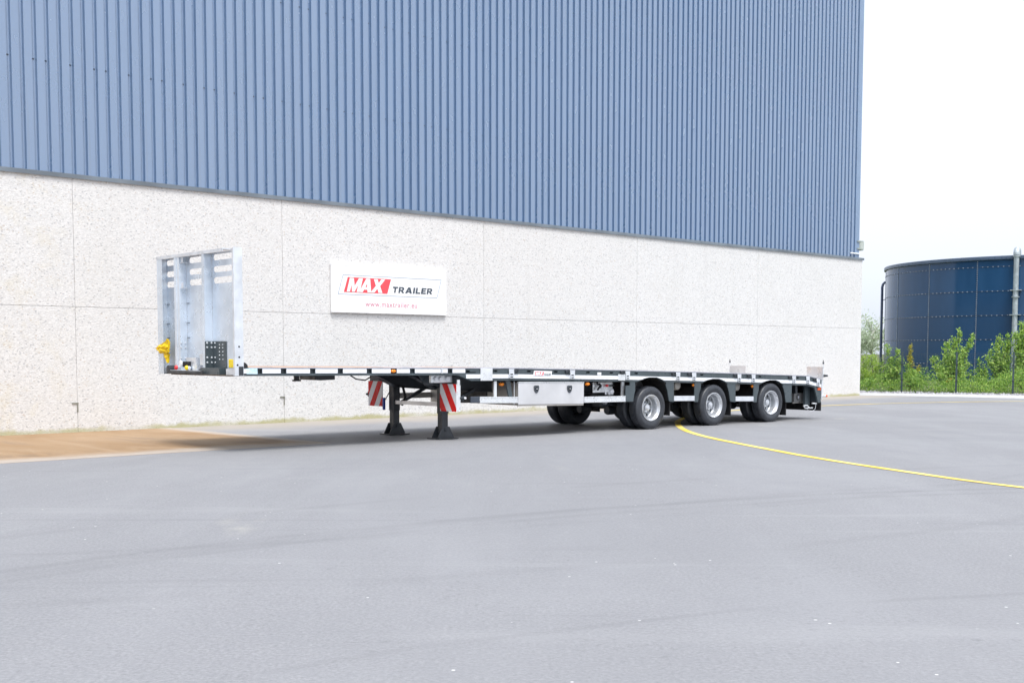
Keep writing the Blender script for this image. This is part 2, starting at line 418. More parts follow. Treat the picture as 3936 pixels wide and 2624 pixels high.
# ------------------------------------------------------------------ mesh builder
class MB:
    def __init__(self): self.v = []; self.f = []; self.m = []
    def add(self, verts, faces):
        o = len(self.v); self.v += [tuple(p) for p in verts]
        self.f += [tuple(i + o for i in f) for f in faces]
        return self
    def box(self, x0, x1, y0, y1, z0, z1):
        return self.add([(x0,y0,z0),(x1,y0,z0),(x1,y1,z0),(x0,y1,z0),(x0,y0,z1),(x1,y0,z1),(x1,y1,z1),(x0,y1,z1)],
                        [(0,3,2,1),(4,5,6,7),(0,1,5,4),(1,2,6,5),(2,3,7,6),(3,0,4,7)])
    def obox(self, c, half, M):
        vs_ = []
        for k in ((-1,-1,-1),(1,-1,-1),(1,1,-1),(-1,1,-1),(-1,-1,1),(1,-1,1),(1,1,1),(-1,1,1)):
            vs_.append(Vector(c) + M @ Vector((half[0]*k[0], half[1]*k[1], half[2]*k[2])))
        return self.add(vs_, [(0,3,2,1),(4,5,6,7),(0,1,5,4),(1,2,6,5),(2,3,7,6),(3,0,4,7)])
    def bar(self, p, q, w, h=None):
        p = Vector(p); q = Vector(q); d = q - p; L = d.length
        M = d.to_track_quat('X', 'Z').to_matrix()
        return self.obox((p + q) / 2, (L / 2, w / 2, (h or w) / 2), M)
    def tube(self, pts, r, n=10, cap=True):
        pts = [Vector(p) for p in pts]; rs = r if isinstance(r, (list, tuple)) else [r] * len(pts)
        vs_ = []; fs = []
        prev = None
        for i, p in enumerate(pts):
            d = (pts[min(i+1, len(pts)-1)] - pts[max(i-1, 0)])
            if d.length < 1e-9: d = Vector((0,0,1))
            d.normalize()
            if prev is None:
                a = d.orthogonal().normalized()
            else:
                a = (prev - d * prev.dot(d))
                a = a.normalized() if a.length > 1e-6 else d.orthogonal().normalized()
            prev = a; b = d.cross(a)
            for k in range(n):
                t = 2 * math.pi * k / n
                vs_.append(p + (a * math.cos(t) + b * math.sin(t)) * rs[i])
        for i in range(len(pts) - 1):
            for k in range(n):
                fs.append((i*n+k, i*n+(k+1)%n, (i+1)*n+(k+1)%n, (i+1)*n+k))
        if cap:
            fs.append(tuple(range(n-1, -1, -1))); fs.append(tuple((len(pts)-1)*n + k for k in range(n)))
        return self.add(vs_, fs)
    def lathe(self, prof, n=32, axis='Y', c=(0,0,0)):
        """prof: list of (radius, height along axis)"""
        vs_ = []; fs = []
        for r, h in prof:
            for k in range(n):
                t = 2 * math.pi * k / n
                a, b = r * math.cos(t), r * math.sin(t)
                p = (a, h, b) if axis == 'Y' else ((a, b, h) if axis == 'Z' else (h, a, b))
                vs_.append((p[0]+c[0], p[1]+c[1], p[2]+c[2]))
        for i in range(len(prof) - 1):
            for k in range(n):
                fs.append((i*n+k, i*n+(k+1)%n, (i+1)*n+(k+1)%n, (i+1)*n+k))
        return self.add(vs_, fs)
    def prism(self, poly, y0, y1):
        """convex-ish polygon in (x,z) extruded along y"""
        n = len(poly)
        vs_ = [(x, y0, z) for x, z in poly] + [(x, y1, z) for x, z in poly]
        fs = [tuple(range(n)), tuple(range(2*n-1, n-1, -1))]
        for k in range(n): fs.append((k, k+n, (k+1)%n+n, (k+1)%n))
        return self.add(vs_, fs)
    def columns(self, ss, top, bot, t0, t1):
        """plate in the (s,z) plane: columns between bot(s) and top(s), thickness t0..t1"""
        vs_ = []; fs = []
        for s in ss:
            a, b = bot(s), top(s)
            vs_ += [(s,t0,a),(s,t0,b),(s,t1,b),(s,t1,a)]
        for i in range(len(ss) - 1):
            o, p = i*4, i*4+4
            for k in range(4): fs.append((o+k, o+(k+1)%4, p+(k+1)%4, p+k))
        n = (len(ss)-1)*4
        fs += [(0,3,2,1),(n,n+1,n+2,n+3)]
        return self.add(vs_, fs)
    def mesh(self, name, mats, smooth=False, fix=True):
        me = bpy.data.meshes.new(name)
        me.from_pydata(self.v, [], self.f)
        for m in (mats if isinstance(mats, (list, tuple)) else [mats]): me.materials.append(m)
        if fix:
            bm = bmesh.new(); bm.from_mesh(me)
            bmesh.ops.recalc_face_normals(bm, faces=bm.faces)
            bm.to_mesh(me); bm.free()
        if smooth:
            me.polygons.foreach_set('use_smooth', [True] * len(me.polygons))
            try: me.set_sharp_from_angle(angle=R(smooth if smooth is not True else 35))
            except Exception: pass
        me.update()
        return me
    def build(self, name, mats, parent=None, smooth=False, bevel=0.0, loc=None, fix=True):
        o = link(name, self.mesh(name, mats, smooth, fix), parent)
        if loc: o.location = loc
        if bevel:
            b = o.modifiers.new('bevel', 'BEVEL'); b.width = bevel; b.segments = 2; b.limit_method = 'ANGLE'
        return o

def link(name, data, parent=None):
    o = bpy.data.objects.new(name, data); COL.objects.link(o)
    if parent: o.parent = parent
    return o
def empty(name, loc=(0,0,0), rz=0.0):
    o = bpy.data.objects.new(name, None); COL.objects.link(o)
    o.location = loc; o.rotation_euler = (0, 0, rz); o.empty_display_size = 0.3
    return o
def tag(o, label=None, cat=None, group=None, kind=None):
    if label: o['label'] = label
    if cat: o['category'] = cat
    if group: o['group'] = group
    if kind: o['kind'] = kind
    return o
def copy_tree(o, parent=None):
    c = o.copy(); COL.objects.link(c); c.parent = parent
    for ch in list(o.children): copy_tree(ch, c)
    return c
def shape2d(loops, thick, fn):
    """filled outline with holes (even-odd), thickness, mapped by fn(u,v,w) to space -> mesh"""
    cu = bpy.data.curves.new('outline', 'CURVE'); cu.dimensions = '2D'; cu.fill_mode = 'BOTH'; cu.extrude = thick / 2
    for lp in loops:
        sp = cu.splines.new('POLY'); sp.points.add(len(lp) - 1)
        for p, q in zip(sp.points, lp): p.co = (q[0], q[1], 0, 1)
        sp.use_cyclic_u = True
    ob = bpy.data.objects.new('outline', cu); COL.objects.link(ob)
    dg = bpy.context.evaluated_depsgraph_get()
    me = bpy.data.meshes.new_from_object(ob.evaluated_get(dg))
    bpy.data.objects.remove(ob, do_unlink=True); bpy.data.curves.remove(cu)
    for v in me.vertices: v.co = fn(v.co.x, v.co.y, v.co.z)
    bm = bmesh.new(); bm.from_mesh(me)
    bmesh.ops.remove_doubles(bm, verts=bm.verts, dist=1e-5)
    bmesh.ops.recalc_face_normals(bm, faces=bm.faces)
    bm.to_mesh(me); bm.free()
    me.materials.clear()
    return me
def circle(cx, cy, r, n=14): return [(cx + r*math.cos(2*math.pi*k/n), cy + r*math.sin(2*math.pi*k/n)) for k in range(n)]
def stadium(x0, x1, y0, y1, n=6):
    r = (y1 - y0) / 2; cy = (y0 + y1) / 2; p = []
    for k in range(n+1):
        a = -math.pi/2 + math.pi*k/n; p.append((x1 - r + r*math.cos(a), cy + r*math.sin(a)))
    for k in range(n+1):
        a = math.pi/2 + math.pi*k/n; p.append((x0 + r + r*math.cos(a), cy + r*math.sin(a)))
    return p

# ================================================================== THE SETTING
def grid_plane(name, pts, z, m):
    b = MB(); b.add([(x, y, z) for x, y in pts], [tuple(range(len(pts)))])
    o = b.build(name, m); 
    return tag(o, kind='structure')
g = grid_plane('ground', [(-900, -900), (900, -900), (900, 900), (-900, 900)], -0.03, M_EARTH)

def wpt(w, n): p = WO + WE * w + WN * n; return (p.x, p.y)
FD = Vector((17.0 - 13.80, 40.757 - 42.528, 0)).normalized()      # direction of the fence
FP = Vector((13.80, 42.528, 0))
FNn = Vector((-FD.y, FD.x, 0))                                    # away from the camera
def fpt(a, n): p = FP + FD * a + FNn * n; return (p.x, p.y)
grid_plane('asphalt_yard', [(-70, -60), (70, -60), fpt(55, -3.0), fpt(-2.2, -3.0), fpt(-2.2, 0.4), wpt(15, 20), wpt(-60, 20)], 0.0, M_ASPH)
# pale strip in front of the fence
b = MB()
prev = None
ss = [-2.6, 0, 2.5, 5, 8, 12, 20, 40]
vv = []
for a in ss:
    vv.append((*fpt(a, -3.2 - 0.10 * max(0, a) + 0.25 * math.sin(a * 0.7)), 0.004)); vv.append((*fpt(a, -0.55), 0.004))
b.add(vv, [(2*i, 2*i+2, 2*i+3, 2*i+1) for i in range(len(ss) - 1)])
tag(b.build('concrete_path', M_PALE), kind='structure')

# rust-stained concrete apron in the wall frame
b = MB(); b.box(-34, -8.95, -5.13, -0.03, -0.12, 0.006)
o = b.build('concrete_apron', M_SLAB, loc=WO); o.rotation_euler = (0, 0, TH_W); tag(o, kind='structure')

# ------------------------------------------------------------------ yellow line on the yard
def ribbon(name, pts, w, z, m, n=14):
    # Catmull-Rom through the points
    P = [Vector((x, y, 0)) for x, y in pts]
    out = []
    for i in range(len(P) - 1):
        p0 = P[max(i-1, 0)]; p1 = P[i]; p2 = P[i+1]; p3 = P[min(i+2, len(P)-1)]
        for k in range(n):
            t = k / n
            out.append(0.5 * ((2*p1) + (-p0+p2)*t + (2*p0-5*p1+4*p2-p3)*t*t + (-p0+3*p1-3*p2+p3)*t**3))
    out.append(P[-1])
    vs_ = []
    for i, p in enumerate(out):
        d = (out[min(i+1, len(out)-1)] - out[max(i-1, 0)]).normalized(); q = Vector((-d.y, d.x, 0)) * w / 2
        vs_ += [(p.x-q.x, p.y-q.y, z), (p.x+q.x, p.y+q.y, z)]
    b = MB(); b.add(vs_, [(2*i, 2*i+1, 2*i+3, 2*i+2) for i in range(len(out)-1)])
    return b.build(name, m)
YL = [(8.6, 8.4), (7.1, 10.2), (5.435, 12.67), (4.70, 14.45), (4.123, 16.237), (3.787, 17.70), (3.524, 18.944), (3.31, 20.15), (3.20, 21.3),
      (3.19, 22.4), (3.29, 23.735), (3.50, 25.1), (3.90, 26.5), (4.55, 28.0), (5.5, 29.55), (6.8, 31.0), (8.328, 32.147), (9.9, 33.2), (11.622, 34.138), (14.263, 35.079), (18, 35.6), (24, 35.2)]
tag(ribbon('yellow_line', YL, 0.125, 0.005, M_LINE), kind='structure')

# ------------------------------------------------------------------ industrial building
bld = empty('industrial_building', WO, TH_W)
tag(bld, 'industrial hall with blue corrugated cladding above white pebbled concrete wall', 'building')
Z_T, Z_M, CORNER = 4.48, 2.216, 16.08
joints = [-26.0, -20.5, -15.2, -10.72, -6.41, -0.915, 4.59, 10.12, CORNER]
GAP = 0.0035
for i in range(len(joints) - 1):
    for z0, z1 in ((-0.1, Z_M), (Z_M, Z_T)):
        b = MB()
        x0 = joints[i] + GAP; x1 = joints[i+1] - (GAP if i < len(joints) - 2 else 0)
        b.box(x0, x1, 0, 0.24, z0 + (GAP if z0 > 0 else 0), z1 - (GAP if z1 < Z_T else 0))
        b.build('concrete_panel', M_CONC, bld, bevel=0.004)
b = MB(); b.box(-26, CORNER - 0.02, 0.014, 0.20, -0.1, Z_T - 0.02)          # backing behind the joints
b.build('joint_filler', mat('grey_joint_sealant', (0.64, 0.64, 0.63), 0.9, 0, 0.1), bld)
b = MB(); b.box(CORNER - 0.24, CORNER - 0.002, 0.245, 26, -0.1, Z_T)
b.build('side_wall', M_CONC, bld)
# flashing on top of the concrete
b = MB(); b.box(-26, CORNER + 0.05, -0.035, 0.20, Z_T + 0.003, Z_T + 0.045)
b.box(-26, CORNER + 0.05, -0.035, -0.029, Z_T - 0.03, Z_T + 0.003)
b.build('base_flashing', M_FLASH, bld)
# corrugated cladding: sheets of five ribs, one shared mesh
PIT = 0.2175; RIBS = 5; SHW = PIT * RIBS
TOPZ = 14.0
OUT, VAL = 0.085, 0.138
prof = []
for k in range(RIBS):
    x = k * PIT
    prof += [(x, OUT), (x + 0.134, OUT), (x + 0.146, VAL), (x + 0.168, VAL), (x + 0.172, VAL - 0.003), (x + 0.176, VAL), (x + 0.2055, VAL)]
prof.append((SHW, OUT))
b = MB()
ZC0 = Z_T + 0.043
b.add([(x, y, ZC0) for x, y in prof] + [(x, y, TOPZ) for x, y in prof],
      [(i, i+1, i+1+len(prof), i+len(prof)) for i in range(len(prof)-1)])
sheet_me = b.mesh('cladding_sheet', M_CLAD, fix=False)
b = MB()
SCREW_Z = (6.43, 8.36, 10.3)
for k, dz in ((0, 0), (1, 0), (3, 0)):
    for zz in (SCREW_Z):
        b.box(k*PIT + 0.155, k*PIT + 0.190, VAL - 0.007, VAL - 0.001, zz - 0.010, zz + 0.010)
screw_v, screw_f = b.v, b.f; SCREWS = MB()
x = CORNER - 0.10 - 0.26 - SHW
n = 0
while x > -26:
    o = link('cladding_sheet', sheet_me, bld); o.location = (x, 0, 0)
    for v in screw_v: SCREWS.v.append((v[0] + x, v[1], v[2]))
    o0 = len(SCREWS.v) - len(screw_v); SCREWS.f += [tuple(i + o0 for i in f) for f in screw_f]
    x -= SHW - 0.0
    n += 1
o = SCREWS.build('screws', mat('dark_screw', (0.03, 0.045, 0.075), 0.5, 0.2, 0), bld, fix=False); o['kind'] = 'stuff'
# corner trim of the cladding
b = MB(); b.box(CORNER - 0.10 - 0.262, CORNER - 0.10, 0.074, 0.145, ZC0, TOPZ); b.box(CORNER - 0.16, CORNER - 0.10, 0.145, 0.40, ZC0, TOPZ)
b.build('corner_trim', mat('pale_blue_trim', (0.20, 0.28, 0.41), 0.35, 0, 0.05, 0.6), bld, bevel=0.004)
b = MB(); b.box(CORNER - 0.22, CORNER - 0.112, 0.40, 26, ZC0, TOPZ - 0.01)
b.build('side_cladding', M_CLAD, bld)
b = MB(); b.box(-26, CORNER - 0.05, 0.06, 26, TOPZ, TOPZ + 0.25)
b.build('roof_edge', M_FLASH, bld)
b = MB(); b.box(-26, CORNER - 0.30, 0.16, 0.22, ZC0 - 0.05, TOPZ - 0.02)
b.build('inner_wall', M_CHASSIS, bld)
# small dark clips at the panel joints near the ground
for jx in (-10.72, -6.41, -0.915):
    b = MB(); b.box(jx - 0.10, jx + 0.012, -0.012, 0.004, 0.50, 0.53); b.box(jx - 0.012, jx + 0.010, -0.010, 0.004, 0.36, 0.50)
    b.build('joint_clip', mat('weathered_clip', (0.20, 0.20, 0.17), 0.8, 0, 0.2), bld)

# lamp on the corner
lamp = empty('corner_floodlight', WO + WE * (CORNER - 0.10) + WN * 0.25 + Vector((0, 0, 4.6)), TH_W)
tag(lamp, 'small pale box floodlight on brackets at the building corner', 'floodlight')
b = MB(); b.box(0.10, 0.42, -0.10, 0.20, 0.20, 0.52); b.build('housing', M_LAMP, lamp, bevel=0.015)
b = MB(); b.box(0.102, 0.418, -0.108, -0.099, 0.22, 0.50); b.build('lens', mat('lamp_glass', (0.42, 0.46, 0.42), 0.2, 0, 0.05), lamp)
for z in (0.23, 0.47):
    b = MB(); b.box(-0.16, 0.16, -0.215, -0.175, z - 0.018, z + 0.018); b.box(0.12, 0.16, -0.18, 0.0, z - 0.018, z + 0.018); b.build('bracket', M_LAMP, lamp)
cond = empty('cable_conduit', WO + WE * 15.2 + Vector((0, 0, 4.60)), TH_W)
tag(cond, 'short white conduit tube lying along the cladding foot near the corner', 'conduit')
b = MB(); b.tube([(0.2, 0.05, 0.06), (0.76, 0.05, 0.06)], 0.022, 8); b.build('tube', M_SIGNW, cond, smooth=True)
b = MB(); b.box(0.30, 0.33, 0.05, 0.09, 0.03, 0.09); b.build('saddle', M_GALV, cond)

# ------------------------------------------------------------------ company sign
GLY = {
 'M': ([[(0,0),(.24,0),(.24,.52),(.40,0),(.60,0),(.76,.52),(.76,0),(1,0),(1,1),(.70,1),(.50,.42),(.30,1),(0,1)]], 1.0),
 'A': ([[(0,0),(.30,0),(.36,.19),(.64,.19),(.70,0),(1,0),(.66,1),(.34,1)], [(.42,.38),(.58,.38),(.50,.68)]], 0.95),
 'X': ([[(0,0),(.32,0),(.50,.30),(.68,0),(1,0),(.67,.51),(.97,1),(.66,1),(.50,.72),(.34,1),(.03,1),(.33,.51)]], 0.95),
 'T': ([[(.36,0),(.64,0),(.64,.76),(1,.76),(1,1),(0,1),(0,.76),(.36,.76)]], 0.72),
 'R': ([[(0,0),(.27,0),(.27,.34),(.42,.34),(.66,0),(1,0),(.70,.40),(.86,.50),(.93,.68),(.86,.88),(.66,1),(0,1)], [(.27,.55),(.55,.55),(.65,.67),(.55,.79),(.27,.79)]], 0.80),
 'I': ([[(0,0),(1,0),(1,1),(0,1)]], 0.24),
 'L': ([[(0,0),(1,0),(1,.24),(.36,.24),(.36,1),(0,1)]], 0.64),
 'E': ([[(0,0),(1,0),(1,.23),(.35,.23),(.35,.39),(.90,.39),(.90,.61),(.35,.61),(.35,.77),(1,.77),(1,1),(0,1)]], 0.68),
}
def word(txt, x0, x1, z0, z1, shear, gap, y, thick, name, m, parent):
    h = z1 - z0
    tot = sum(GLY[c][1] for c in txt) + gap * (len(txt) - 1)
    sc = (x1 - x0) / tot; u = x0
    for c in txt:
        loops, w = GLY[c]
        me = shape2d([[(u + p[0]*w*sc + shear*p[1]*h, z0 + p[1]*h) for p in lp] for lp in loops], thick, lambda a, b_, c_: (a, y - c_, b_))
        me.materials.append(m)
        link(name, me, parent)
        u += (w + gap) * sc
sign = empty('company_sign', WO + WE * (-3.69) + Vector((0, 0, 2.248)), TH_W)
tag(sign, 'white company sign reading MAX TRAILER mounted on the pebbled concrete wall', 'sign')
SX, SZ = 3.69, -2.248
b = MB(); b.box(-1.57, 1.57, -0.065, -0.012, 0, 1.005); b.build('panel', M_SIGNW, sign, bevel=0.008)
b = MB(); b.box(-1.575, 1.575, -0.069, -0.010, 0.975, 1.012); b.build('top_edge', M_SIGNW, sign)
def sg(p): return (p[0] + SX, p[1] + SZ)
def quad_me(loops, y, thick, m):
    me = shape2d(loops, thick, lambda a, b_, c_: (a, y - c_, b_)); me.materials.append(m); return me
fr = [sg(p) for p in ((-5.109,2.627),(-2.396,2.630),(-2.267,3.043),(-4.977,3.040))]
c0 = (sum(p[0] for p in fr)/4, sum(p[1] for p in fr)/4)
inn = [(fr[0][0]+.016, fr[0][1]+.011), (fr[1][0]-.010, fr[1][1]+.011), (fr[2][0]-.016, fr[2][1]-.011), (fr[3][0]+.010, fr[3][1]-.011)]
link('logo_outline', quad_me([fr, inn], -0.067, 0.003, M_SIGNL), sign)
red = [sg(p) for p in ((-4.956,2.677),(-3.807,2.677),(-3.703,2.992),(-4.852,2.992))]
link('logo_field', quad_me([red], -0.067, 0.003, M_SIGNR), sign)
word('MAX', -4.885 + SX, -3.945 + SX, 2.689 + SZ, 2.977 + SZ, 0.30, -0.055, -0.0715, 0.004, 'letter', M_SIGNW, sign)
word('TRAILER', -3.675 + SX, -2.545 + SX, 2.707 + SZ, 2.837 + SZ, 0.20, 0.14, -0.068, 0.004, 'letter', M_SIGNB, sign)
def text_mesh(txt, x0, x1, z, y, m):
    cu = bpy.data.curves.new('txt', 'FONT'); cu.body = txt; cu.size = 1.0; cu.space_character = 1.12; cu.extrude = 0.0; cu.offset = 0.006
    ob = bpy.data.objects.new('txt', cu); COL.objects.link(ob)
    dg = bpy.context.evaluated_depsgraph_get()
    me = bpy.data.meshes.new_from_object(ob.evaluated_get(dg))
    bpy.data.objects.remove(ob, do_unlink=True); bpy.data.curves.remove(cu)
    xs = [v.co.x for v in me.vertices]; a, c = min(xs), max(xs); s = (x1 - x0) / (c - a)
    for v in me.vertices: v.co = (x0 + (v.co.x - a) * s, y, z + v.co.y * s)
    me.materials.clear(); me.materials.append(m)
    return me, s
me, s_ = text_mesh('www.maxtrailer.eu', -4.395 + SX, -2.979 + SX, 2.392 + SZ, -0.0675, M_SIGNU)
link('lettering', me, sign)

# ================================================================== THE TRAILER
trl = empty('semi_trailer', TO, TH_T)
tag(trl, 'three axle flatbed semi trailer with galvanised headboard parked by the wall', 'trailer')
ZD = [(-8.60,1.206),(-8.45,1.205),(-6.06,1.184),(-4.7,1.172),(-3.4,1.160),(-0.885,1.103),(0.824,1.057),(2.484,1.008),(4.86,0.930),(5.36,0.842)]
def zd(s):
    if s <= ZD[0][0]: return ZD[0][1]
    for (a, za), (c, zc) in zip(ZD, ZD[1:]):
        if s <= c: return za + (zc - za) * (s - a) / (c - a)
    return ZD[-1][1]
def smp(s0, s1, step=0.25):
    ss = {s0, s1}
    for a, _ in ZD:
        if s0 < a < s1: ss.add(a)
    n = max(1, int((s1 - s0) / step))
    for k in range(n): ss.add(s0 + (s1 - s0) * k / n)
    return sorted(ss)
def strip(b, s0, s1, top, bot, t0, t1, step=0.5):
    return b.columns(smp(s0, s1, step), lambda s: zd(s) + top, lambda s: zd(s) + bot, t0, t1)
AX = (0.0, 1.81, 3.62)
ARCH = [(-.487,.53),(-.462,.672),(-.41,.79),(-.342,.896),(-.22,.945),(-.08,.967),(.124,.964),(.24,.935),(.331,.886),(.4,.80),(.446,.695),(.49,.511)]
SLO = -0.0288
def arch(s):
    for a in AX:
        d = s - a
        if ARCH[0][0] <= d <= ARCH[-1][0]:
            for (p, zp), (q, zq) in zip(ARCH, ARCH[1:]):
                if d <= q: return zp + (zq - zp) * (d - p) / (q - p) + SLO * a
    return -9
def mirror(me_ob):
    pass

# --- side rails
SLOTS = [-4.37, -3.79, -3.05, -2.43, -1.655, -1.065, -0.42, 1.42, 3.22, 4.50]
GSEG = [(-8.435,-8.183),(-8.088,-7.796),(-7.702,-7.315),(-7.22,-6.841),(-6.746,-6.328),(-6.231,-5.887),(-5.771,-5.527),(-5.427,-4.922),(-4.885,-4.785),(-4.685,-4.427)]
def side_rail(t0, t1, web):
    b = MB()
    # gooseneck: upper lip, lower lip, posts between the openings
    strip(b, -8.45, -4.43, 0.0, -0.012, t0, t1)
    strip(b, -8.45, -4.57, -0.078, -0.113, t0, t1)
    strip(b, -8.45, -4.43, -0.0121, -0.0779, *((t0 + 0.05, t0 + 0.06) if web > 0 else (t1 - 0.06, t1 - 0.05)))
    for a, c in GSEG:
        strip(b, a, c, -0.0121, -0.0779, *((t0 + 0.004, t0 + 0.045) if web > 0 else (t1 - 0.045, t1 - 0.004)))
    # transition
    ss = [-4.57, -4.43, -4.407, -4.297, -4.2]
    def bt(s): return -0.113 if s <= -4.57 else (-0.205 if s >= -4.297 else -0.113 - 0.092 * (s + 4.57) / 0.273)
    b.columns(ss, lambda s: zd(s) - 0.078, lambda s: zd(s) + bt(s), t0, t1)
    # main rail: top chord, slotted band, lower chord cut by the wheel arches
    strip(b, -4.43, 5.36, 0.0, -0.032, t0, t1)
    edges = [-4.427]
    for s in SLOTS: edges += [s - 0.044, s + 0.044]
    edges.append(5.36)
    for i in range(0, len(edges), 2):
        strip(b, edges[i], edges[i+1], -0.0322, -0.0618, t0, t1)
    strip(b, -4.43, 5.36, -0.0322, -0.0618, *((t0 + 0.05, t0 + 0.056) if web > 0 else (t1 - 0.056, t1 - 0.05)))
    ss = smp(-4.2, 5.36, 0.5)
    for a in AX: ss += [a + d for d, _ in ARCH]
    ss = sorted(set(round(x, 4) for x in ss))
    b.columns(ss, lambda s: zd(s) - 0.062, lambda s: max(zd(s) - 0.205, arch(s)), t0, t1)
    return b
side_rail(0.012, 0.10, 1).build('side_rail', M_DARK, trl, bevel=0.004)
side_rail(2.40, 2.488, -1).build('side_rail', M_DARK, trl)
# white marker plates along the near rail (each its own piece)
for a, c in GSEG:
    strip(MB(), a, c, -0.013, -0.077, 0.006, 0.0155).build('marker_plate', M_WHITE, trl) if False else None
    bb = MB(); strip(bb, a, c, -0.013, -0.077, 0.004, 0.0158); bb.build('marker_plate', M_WHITE, trl, bevel=0.002)
bb = MB(); strip(bb, -8.34, -8.17, -0.005, -0.085, 0.0008, 0.0036); bb.build('sticker', M_STICK, trl)
def mtape(s0, s1):
    bb = MB()
    ss = smp(s0, s1, 0.4)
    for a in AX: ss += [a + d for d, _ in ARCH if s0 < a + d < s1]
    ss = sorted(set(round(x, 4) for x in ss))
    bb.columns(ss, lambda s: zd(s) - 0.099, lambda s: min(zd(s) - 0.0995, max(zd(s) - 0.165, arch(s))), 0.004, 0.0118)
    bb.build('marker_plate', M_WHITE, trl)
cuts = [-4.407, -2.0, -0.66, 0.95, 2.54, 3.0, 4.84, 5.345]
for a, c in zip(cuts, cuts[1:]): mtape(a, c - 0.008)
# deck edge angle above the rail; its lit rim put into a pale colour
b = MB(); strip(b, -8.30, 5.36, 0.010, 0.0005, 0.012, 0.10); strip(b, -8.30, 5.36, 0.010, -0.005, 0.005, 0.0117); b.build('deck_edge', mat('lit_edge_steel', (0.40, 0.41, 0.47), 0.45, 0.1, 0.15, 3), trl)
b = MB(); strip(b, -8.30, 5.36, 0.010, 0.0005, 2.40, 2.488); b.build('deck_edge', MATS['lit_edge_steel'], trl)
# big plates on the rail
b = MB(); strip(b, -4.116, -3.862, -0.001, -0.203, -0.008, 0.0035); b.build('rail_plate', M_ALU, trl, bevel=0.004)
b = MB(); strip(b, -0.906, -0.727, -0.070, -0.182, -0.008, 0.0035); b.build('rail_plate', M_ALU, trl, bevel=0.004)
b = MB(); strip(b, -1.428, -1.333, -0.044, -0.093, 0.0, 0.0115); b.build('rail_plate', M_WHITE, trl, bevel=0.003)
b = MB(); strip(b, -4.915, -4.892, -0.005, -0.085, 0.0, 0.0036); b.build('strap_band', M_GALV, trl)
# lashing clips with their windows, and lashing rings
for s in (-3.452, -2.05, -0.664, 0.712, 1.172, 2.542, 2.994, 4.350, 4.840, 5.212):
    z = zd(s)
    me = shape2d([[(-.052,-.165),(.052,-.165),(.055,-.010),(-.055,-.010)], stadium(-.036,.036,-.112,-.092), stadium(-.036,.036,-.152,-.134)], 0.012,
                 lambda a, b_, c_, s=s, z=z: (s + a, -0.008 - c_, z + b_ + (0 if s < 4.86 else -a * 0.176)))
    me.materials.append(M_GALV)
    o = link('lashing_clip', me, trl)
    bb = MB(); bb.box(s - .038, s + .038, -0.0010, 0.0030, z - .156, z - .088); bb.build('clip_recess', M_HOLE, o)
for s in (-3.35, -2.17, -0.80, 0.58, 1.04, 2.42, 2.84, 4.21, 5.08):
    z = zd(s) - 0.034
    b = MB()
    b.lathe([(0.0, -0.03), (0.026, -0.03), (0.030, -0.02), (0.030, 0.015), (0.0, 0.015)], 12, 'Y', (s - 0.02, 0, z))
    b.box(s + 0.012, s + 0.042, -0.028, 0.012, z - 0.030, z + 0.026)
    b.build('lashing_ring', M_CHASSIS, trl)
# amber side lamps
for s, t, z in ((-5.838, 0.0, 1.136),):
    b = MB(); b.lathe([(0.0, -0.018), (0.016, -0.016), (0.026, -0.006), (0.028, 0.016)], 14, 'Y'); o = b.build('side_lamp', M_AMBER, trl, smooth=True, loc=(s, t, z)); o.scale = (1.6, 1, 0.9)
for s, t, z in ((-3.56, 0.12, 0.895), (-1.63, 0.05, 0.868), (1.245, 0.05, 0.80), (3.055, 0.05, 0.745)):
    b = MB(); b.lathe([(0.0, -0.03), (0.022, -0.026), (0.036, -0.008), (0.038, 0.012)], 14, 'Y'); o = b.build('side_lamp', M_AMBER, trl, smooth=True, loc=(s, t, z)); o.scale = (1.45, 1, 0.85)
    bb = MB(); bb.box(s - .04, s + .04, t + .005, t + .03, z + .02, z + .10); bb.build('lamp_bracket', M_CHASSIS, trl)

# rail badge with the company name
b0 = empty_s = None
z0 = zd(-2.73)
me = shape2d([[(-2.965,-.122+.002),(-2.545,-.122+.004),(-2.525,-.036),(-2.940,-.034)]], 0.004, lambda a, b_, c_: (a, 0.0015 - c_, zd(a) + b_)); me.materials.append(M_SIGNW)
badge = link('badge', me, trl)
me = shape2d([[(-2.930,-.112),(-2.735,-.112),(-2.718,-.050),(-2.913,-.050)]], 0.003, lambda a, b_, c_: (a, -0.0025 - c_, zd(a) + b_)); me.materials.append(M_SIGNR); link('logo_field', me, badge)
word('MAX', -2.918, -2.755, z0 - 0.108, z0 - 0.053, 0.30, -0.055, -0.0062, 0.003, 'letter', M_SIGNW, badge)
word('TRAILER', -2.722, -2.562, z0 - 0.108, z0 - 0.084, 0.2, 0.14, -0.0030, 0.003, 'letter', M_SIGNB, badge)

# --- deck boards
NB = 12
for k in range(NB):
    t0 = 0.104 + k * (2.292 / NB); t1 = t0 + 2.292 / NB - 0.006
    for s0, s1 in ((-8.33, -4.985), (-4.26, 4.84)):
        bb = MB(); strip(bb, s0, s1, 0.004, -0.022, t0, t1, 1.0); bb.build('deck_board', M_WOOD, trl)
b = MB(); strip(b, -4.975, -4.27, 0.006, -0.020, 0.104, 2.396); b.build('deck_plate', M_GALV, trl)
b = MB(); strip(b, 4.85, 5.35, 0.004, -0.020, 0.104, 2.396); b.build('deck_plate', M_GALV, trl)
for s in (-8.0, -7.2, -6.1, -5.5, -2.9, -1.6, -0.2, 1.3, 2.9):
    b = MB(); strip(b, s - 0.10, s + 0.10, 0.0125, 0.0105, 0.05, 0.09); b.build('lashing_cover', M_DARK, trl)

